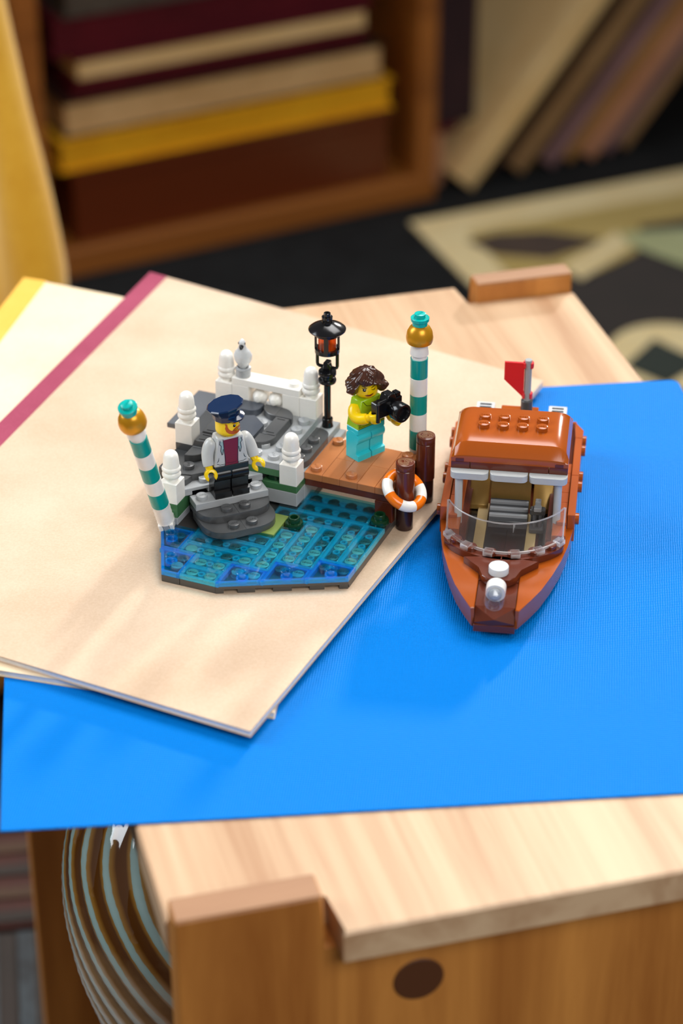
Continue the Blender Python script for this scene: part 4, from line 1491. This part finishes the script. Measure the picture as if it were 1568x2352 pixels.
# hull body
bpart('hull_side', 'dorange', MB().box(-24.7, 52, 3.2, -19, 146, 16, .2))
bpart('hull_side', 'dorange', MB().box(19, 52, 3.2, 24.7, 146, 16, .2))
bpart('hull_bottom', 'basegrey', MB().prism([(-8, 4), (8, 4), (20, 34), (22, 56), (22, 140), (-22, 140), (-22, 56), (-20, 34)], 0, 3.4, .3))
bpart('hull_floor', 'rbrown', MB().box(-19.1, 36, 3.3, 19.1, 146, 5.2, .1))
bpart('transom', 'dorange', MB().box(-24.7, 140, 3.2, 24.7, 148, 16, .3))
bpart('rear_deck', 'rbrown', MB().box(-24.6, 108, 13, 24.6, 146, 16.2, .2))
# side rails: three tiles a side, with sideways studs
for sx in (-1, 1):
    for y0, y1 in ((63.5, 95.9), (96.1, 127.9)):
        bpart('side_rail', 'dorange2', MB().box(*((24.85, y0, 6.4, 28.0, y1, 19.2) if sx > 0 else (-28.0, y0, 6.4, -24.85, y1, 19.2)), .2))
    tail = [(24.85, 128.1), (28.0, 128.1), (28.2, 135), (24.3, 142), (24.0, 142)]
    tl_ = tail if sx > 0 else [(-x, y) for x, y in tail][::-1]
    bpart('side_rail', 'dorange2', MB().prism(tl_, 6.4, 19.2, .2))
    for y in (68.2, 94.0, 102.2, 124.6, 133.0):
        m = Matrix.Translation((sx * 27.9, y, 14.8)) @ Matrix.Rotation(sx * math.radians(90), 4, 'Y')
        bpart('side_stud', 'dorange', MB().lathe([(2.42, 0), (2.42, 1.6), (2.25, 1.75)], 18, m=m))
    for y0 in (60, 68, 76, 84, 92, 100):
        bpart('cabin_side', 'dorange2', MB().box(*((20.6, y0 + .06, 15.9, 24.6, y0 + 7.94, 17.6) if sx > 0 else (-24.6, y0 + .06, 15.9, -20.6, y0 + 7.94, 17.6)), .15))
    bpart('inner_wall', 'rbrown', MB().box(*((16.4, 54, 5.2, 19.05, 108, 12.6) if sx > 0 else (-19.05, 54, 5.2, -16.4, 108, 12.6)), .15))

# curved dashboard under the windshield
arc = [(-24.4, 54), (-24.4, 44.6)] + [(29.5 * math.sin(a), 60.5 - 29.5 * math.cos(a)) for a in [math.radians(-54 + 108 * k / 24) for k in range(25)]] + [(24.4, 44.6), (24.4, 54)]
arc_in = [(23.6 * math.sin(a), 60.6 - 23.6 * math.cos(a)) for a in [math.radians(60 - 120 * k / 20) for k in range(21)]]
dash = bpart('dashboard', 'rbrown', MB().prism(arc + arc_in, 12.9, 16.0, .25), smooth=40)
for a in (-47, -29, -10, 10, 29, 47):
    r = math.radians(a)
    bpart('dashboard_stud', 'rbrown', MB().lathe([(2.42, 16), (2.42, 17.5), (2.25, 17.7)], 18, (26.4 * math.sin(r), 60.5 - 26.4 * math.cos(r), 0)), dash)
# windshield: bowed clear sheet on a clear foot
mb = MB()
rows = []
for zz, rr, yo, hfac in ((16.1, 26.7, 60.6, 0), (17.8, 26.7, 60.8, .1), (22.0, 26.8, 63.2, .5), (27.4, 26.9, 66.4, 1.0)):
    rows.append((zz, rr, yo))
n = 32
outer_r, inner_r = [], []
for zz, rr, yo in rows:
    o_, i_ = [], []
    for k in range(n + 1):
        a = math.radians(-64 + 128 * k / n)
        ends = abs(math.sin(a)) ** 6
        z2 = zz + (.8 * ends if zz > 26 else 0)
        o_.append(mb.bm.verts.new((rr * math.sin(a), yo - rr * math.cos(a), z2)))
        i_.append(mb.bm.verts.new(((rr - 1.2) * math.sin(a), yo + .1 - (rr - 1.2) * math.cos(a), z2)))
    outer_r.append(o_)
    inner_r.append(i_)
for a, b in zip(outer_r, outer_r[1:]):
    for k in range(n):
        mb.bm.faces.new((a[k], a[k + 1], b[k + 1], b[k]))
for a, b in zip(inner_r, inner_r[1:]):
    for k in range(n):
        mb.bm.faces.new((a[k + 1], a[k], b[k], b[k + 1]))
for k in range(n):
    mb.bm.faces.new((outer_r[-1][k], outer_r[-1][k + 1], inner_r[-1][k + 1], inner_r[-1][k]))
    mb.bm.faces.new((outer_r[0][k + 1], outer_r[0][k], inner_r[0][k], inner_r[0][k + 1]))
for s_ in (0, n):
    for j in range(len(rows) - 1):
        mb.bm.faces.new((outer_r[j][s_], outer_r[j + 1][s_], inner_r[j + 1][s_], inner_r[j][s_]))
ws = bpart('windshield', 'clear', mb, smooth=40)
mb = MB()
for a in (-56, -33, -11.5, 11.5, 33, 56):
    r = math.radians(a)
    m = Matrix.Translation((26.4 * math.sin(r), 60.4 - 26.4 * math.cos(r), 0)) @ Matrix.Rotation(r, 4, 'Z')
    mb.box(-2.0, -2.6, 16.1, 2.0, 1.2, 18.4, .3, m=m)
bpart('mounting_clip', 'clearglow', mb, ws)
bpart('lower_bead', 'clearglow', MB().tube([(26.9 * math.sin(math.radians(a)), 60.4 - 26.9 * math.cos(math.radians(a)), 17.6) for a in range(-63, 64, 6)], .6, 8), ws)
bpart('end_glint', 'clearglow', MB().tube([(-23.8, 49.0, 16.4), (-23.9, 51.3, 22), (-24.1, 54.6, 28.2)], .4, 6).tube([(23.8, 49.0, 16.4), (23.9, 51.3, 22), (24.1, 54.6, 28.2)], .4, 6), ws)  # tubes added to paint a bright glimmer on the sheet's ends
bpart('upper_bead', 'clearglow', MB().tube([(26.3 * math.sin(math.radians(a)), 66.4 - 26.3 * math.cos(math.radians(a)), 27.5 + .8 * abs(math.sin(math.radians(a))) ** 6) for a in range(-64, 65, 4)], .28, 6), ws)

# foredeck: winged brown plate, round tile, headlight
wing = [(-15.2, 31.4), (-8.4, 24.4), (-6.8, 18.6), (-4.2, 16.2), (4.2, 16.2), (6.8, 18.6), (8.4, 24.4), (15.2, 31.4)]
for sx in (-1, 1):
    half = [(sx * .04, 16.2), (sx * 4.2, 16.2), (sx * 6.8, 18.6), (sx * 8.4, 24.4), (sx * 15.2, 31.4), (sx * .04, 33.6)]
    bpart('foredeck_plate', 'rbrown', MB().prism(half if sx > 0 else half[::-1], 12.8, 16.0, .2))
bpart('foredeck_block', 'rbrown', MB().box(-8, 20, 9.6, 8, 36, 12.9, .15))
bpart('round_tile', 'sgrey', MB().lathe([(3.9, 16.0), (4.05, 16.2), (4.05, 18.9), (3.9, 19.15)], 36, (-.3, 21.4, 0)))
m = Matrix.Translation((-.3, 11.0, 16.4)) @ Matrix.Rotation(math.radians(90), 4, 'X')
hl = bpart('headlight', 'white', MB().lathe([(3.7, 0), (4.0, .3), (4.0, 5.4), (3.8, 5.6)], 30, m=m))
bpart('headlight_lens', 'clear', MB().lathe([(4.0, 5.65), (4.05, 6.4), (4.05, 11.6), (3.6, 12.8), (2.6, 13.4), (2.3, 13.2), (2.2, 10.6), (.3, 10.4)], 30, m=m), hl)
bpart('headlight_core', 'lgrey', MB().lathe([(2.6, 5.65), (2.6, 7.0), (1.0, 8.2)], 20, m=m), hl)

# cabin: pillars, light grey header, brown plates, roof
for sx in (-1, 1):
    bpart('pillar', 'mgrey', MB().lathe([(1.6, 12.0), (1.62, 35.4)], 20, (sx * 20.4, 62.6, 0)))
    bpart('pillar', 'mgrey', MB().lathe([(1.6, 16.0), (1.62, 35.4)], 20, (sx * 20.4, 99.0, 0)))
for x0, x1 in ((-24, -8.3), (-7.8, 7.8), (8.3, 24)):
    bpart('header_plate', 'mgrey', MB().prism(rounded([(x0, 59.4), (x1, 59.4), (x1, 67), (x0, 67)], 2.6, [0, 1, 2, 3], 5), 35.2, 38.4, .2))
for x0, x1 in ((-24, -16.2), (-16.1, 16.1), (16.2, 24)):
    bpart('roof_plate', 'rbrown', MB().box(x0 + .05, 63, 38.4, x1 - .05, 102, 41.6, .15))


# domed roof: lofted sections, front slope and rounded corners
def roof_pt(i, jj):
    j = round(jj * 13)
    y = [63.2, 63.2, 63.4, 66.6, 67.4, 70, 76, 84, 92, 96, 99.4, 101.2, 101.6, 101.8][j]
    zt = [41.6, 43.6, 44.6, 48.6, 49.2, 49.7, 49.95, 50, 49.9, 49.3, 47.4, 44.8, 43.6, 41.6][j]
    w = [24, 24, 23.9, 24, 24, 24, 24, 24, 24, 24, 24, 24, 24, 24][j]
    s_ = i * 2 - 1                                     # -1 .. 1 across
    a = abs(s_)
    x = w * s_
    zlow = 43.4 if j > 0 else 41.6
    k = max(0.0, (a - .70) / .30)
    z = zlow + max(0.0, zt - zlow) * (math.sqrt(max(0, 1 - k ** 2.2)) if k > 0 else 1)
    if j == 0 or j == 13:
        z = 41.6
    return (x, y, z)


mb = MB()
rows = mb.grid(roof_pt, 41, 14)
lo = []
bottom = [mb.bm.verts.new((v.co.x, v.co.y, 41.62)) for v in rows[0]]
edge_l = [r[0] for r in rows]
edge_r = [r[-1] for r in rows]
bl_ = [mb.bm.verts.new((v.co.x, v.co.y, 41.62)) for v in edge_l]
br_ = [mb.bm.verts.new((v.co.x, v.co.y, 41.62)) for v in edge_r]
for j in range(13):
    mb.bm.faces.new((edge_l[j], edge_l[j + 1], bl_[j + 1], bl_[j]))
    mb.bm.faces.new((edge_r[j + 1], edge_r[j], br_[j], br_[j + 1]))
bmesh.ops.remove_doubles(mb.bm, verts=mb.bm.verts[:], dist=.02)
roof = bpart('roof', 'dorange', mb, smooth=19)
mb = MB()
for x in (-12, -4, 4, 12):
    for y in (78.6, 85.4):
        mb.stud(x, y, 49.8, math.pi, h=2.1)
bpart('roof_stud', 'dorange', mb, roof)
for sx in (-1, 1):
    bpart('corner_notch', 'rbrown', MB().box(sx * 20.4 - 1.7, 62.9, 41.7, sx * 20.4 + 1.7, 63.5, 43.2, .1), roof)

# cabin interior
bpart('floor_tile', 'black', MB().box(-8.7, 44, 5.2, -.05, 70.2, 6.6, .1))
bpart('floor_tile', 'black', MB().box(.05, 44, 5.2, 7.9, 70.2, 6.6, .1))
bpart('floor_strip', 'tanl', MB().box(-13.4, 40, 5.2, -8.9, 88, 7.2, .1))
bpart('floor_strip', 'tanl', MB().box(8.1, 40, 5.2, 12.2, 82, 7.2, .1))
bpart('floor_sill', 'sgrey', MB().box(-9, 42.6, 5.2, 8, 44, 8.2, .1))
bpart('side_well', 'black', MB().box(-16.4, 52, 5.2, -13.5, 96, 5.9, .1))
bpart('side_well', 'black', MB().box(13.4, 52, 5.2, 16.4, 96, 5.9, .1))
gs = MB().hexa([(-8.2, 70.4, 5.2), (8.0, 70.4, 5.2), (8.0, 83, 5.2), (-8.2, 83, 5.2), (-8.2, 70.4, 9.6), (8.0, 70.4, 9.6), (8.0, 83, 13.2), (-8.2, 83, 13.2)], .2)
step = bpart('console_step', 'dgrey', gs)
for k in range(3):
    y = 72.6 + k * 3.6
    z = 9.6 + (y - 70.4) / 12.6 * 3.6
    bpart('console_rib', 'lgrey', MB().box(-8.1, y, z - .4, 7.9, y + 1.5, z + 1.3, .15), step)
# gold curved seat back and slanting side panels
mb = MB()
prof_y = [(84.4, 8.0), (84.8, 13.0), (86.2, 18.0), (89.0, 24.0), (92.6, 28.4)]
rows = []
for y, z in prof_y:
    rows.append([mb.bm.verts.new((x, y + (0 if abs(x) < 6.4 else -.5), z)) for x in (-8.4, -6.3, -6.2, 6.2, 6.3, 8.4)] + [mb.bm.verts.new((x, y + 2.2, z)) for x in (8.4, 6.3, 6.2, -6.2, -6.3, -8.4)])
for a, b in zip(rows, rows[1:]):
    for k in range(12):
        mb.bm.faces.new((a[k], a[(k + 1) % 12], b[(k + 1) % 12], b[k]))
mb.bm.faces.new(rows[0][::-1])
mb.bm.faces.new(rows[-1])
bpart('seat_back', 'tan', mb, smooth=40)
for sx in (-1, 1):
    bpart('side_panel', 'tan', MB().hexa([(sx * 17.6, 84, 6.2), (sx * 9.4, 84, 6.2), (sx * 9.4, 106, 6.2), (sx * 17.6, 106, 6.2), (sx * 17.6, 84, 8.6), (sx * 9.4, 84, 8.6), (sx * 9.4, 106, 22), (sx * 17.6, 106, 22)], .2))
bpart('cabin_bulkhead', 'dbrown', MB().box(-19, 106.2, 5.2, 19, 108, 15, .1))
# throttle lever
lv = bpart('lever_base', 'dgrey', MB().box(9.2, 66, 7.2, 15.2, 71.6, 9.4, .3).box(9.4, 71, 7.2, 15.0, 74, 14.6, .4))
bpart('lever', 'dgrey', MB().tube([(11.0, 68, 8.6), (11.0, 70.6, 13.6)], .8, 8).tube([(13.4, 68, 8.6), (13.4, 70.6, 13.6)], .8, 8).box(9.0, 70.4, 13.2, 15.4, 73.6, 16.4, .5), lv)
bpart('lever_grip', 'lgrey', MB().box(10.6, 69.8, 15.4, 13.8, 72.8, 17.4, .3).box(11.0, 72.6, 16.6, 13.4, 75.4, 19.0, .3), lv)

# stern: block, vents, flag
sb = bpart('stern_block', 'dorange', MB().box(-8, 124, 16.2, 8.2, 132, 31.0, .25))
for x0 in (-19.6, 12.2):
    v_ = bpart('vent', 'sgrey', MB().box(x0, 138, 16.2, x0 + 8, 144.6, 25.0, .2))
    for k in range(2):
        bpart('vent_slot', 'black', MB().box(x0 + 1.4, 139.2 + k * 2.6, 24.8, x0 + 6.6, 140.4 + k * 2.6, 25.15, 0), v_)
fm = bpart('flag_socket', 'dgrey', MB().lathe([(2.6, 31.0), (2.6, 36.4), (2.4, 36.6)], 20, (3.0, 128, 0)))
bpart('flag_pole', 'lgrey', MB().lathe([(1.55, 36.0), (1.55, 56.0), (1.4, 56.2)], 18, (3.0, 128, 0)), fm)
fg = MB().prism([(0, 0), (0, -12.5 - 4.5), (-8.6, -8.6), (-8.6, 0)][::-1], -.6, .6, .15, m=Matrix.Translation((1.4, 127.4, 55.0)) @ Matrix.Rotation(math.radians(90), 4, 'X'))
bpart('flag', 'red', fg, fm)
mb = MB()
for z in (53.4, 38.6):
    for k in range(11):
        pass
    mb.prism([(2.35 * math.cos(a), 2.35 * math.sin(a)) for a in [math.radians(-140 + 280 * k / 16) for k in range(17)]] + [(1.6 * math.cos(a), 1.6 * math.sin(a)) for a in [math.radians(140 - 280 * k / 16) for k in range(17)]], z - 1.0, z + 1.6, .15, m=Matrix.Translation((3.0, 128, 0)) @ Matrix.Rotation(math.radians(90), 4, 'Z'))
bpart('flag_clip', 'red', mb, fm)
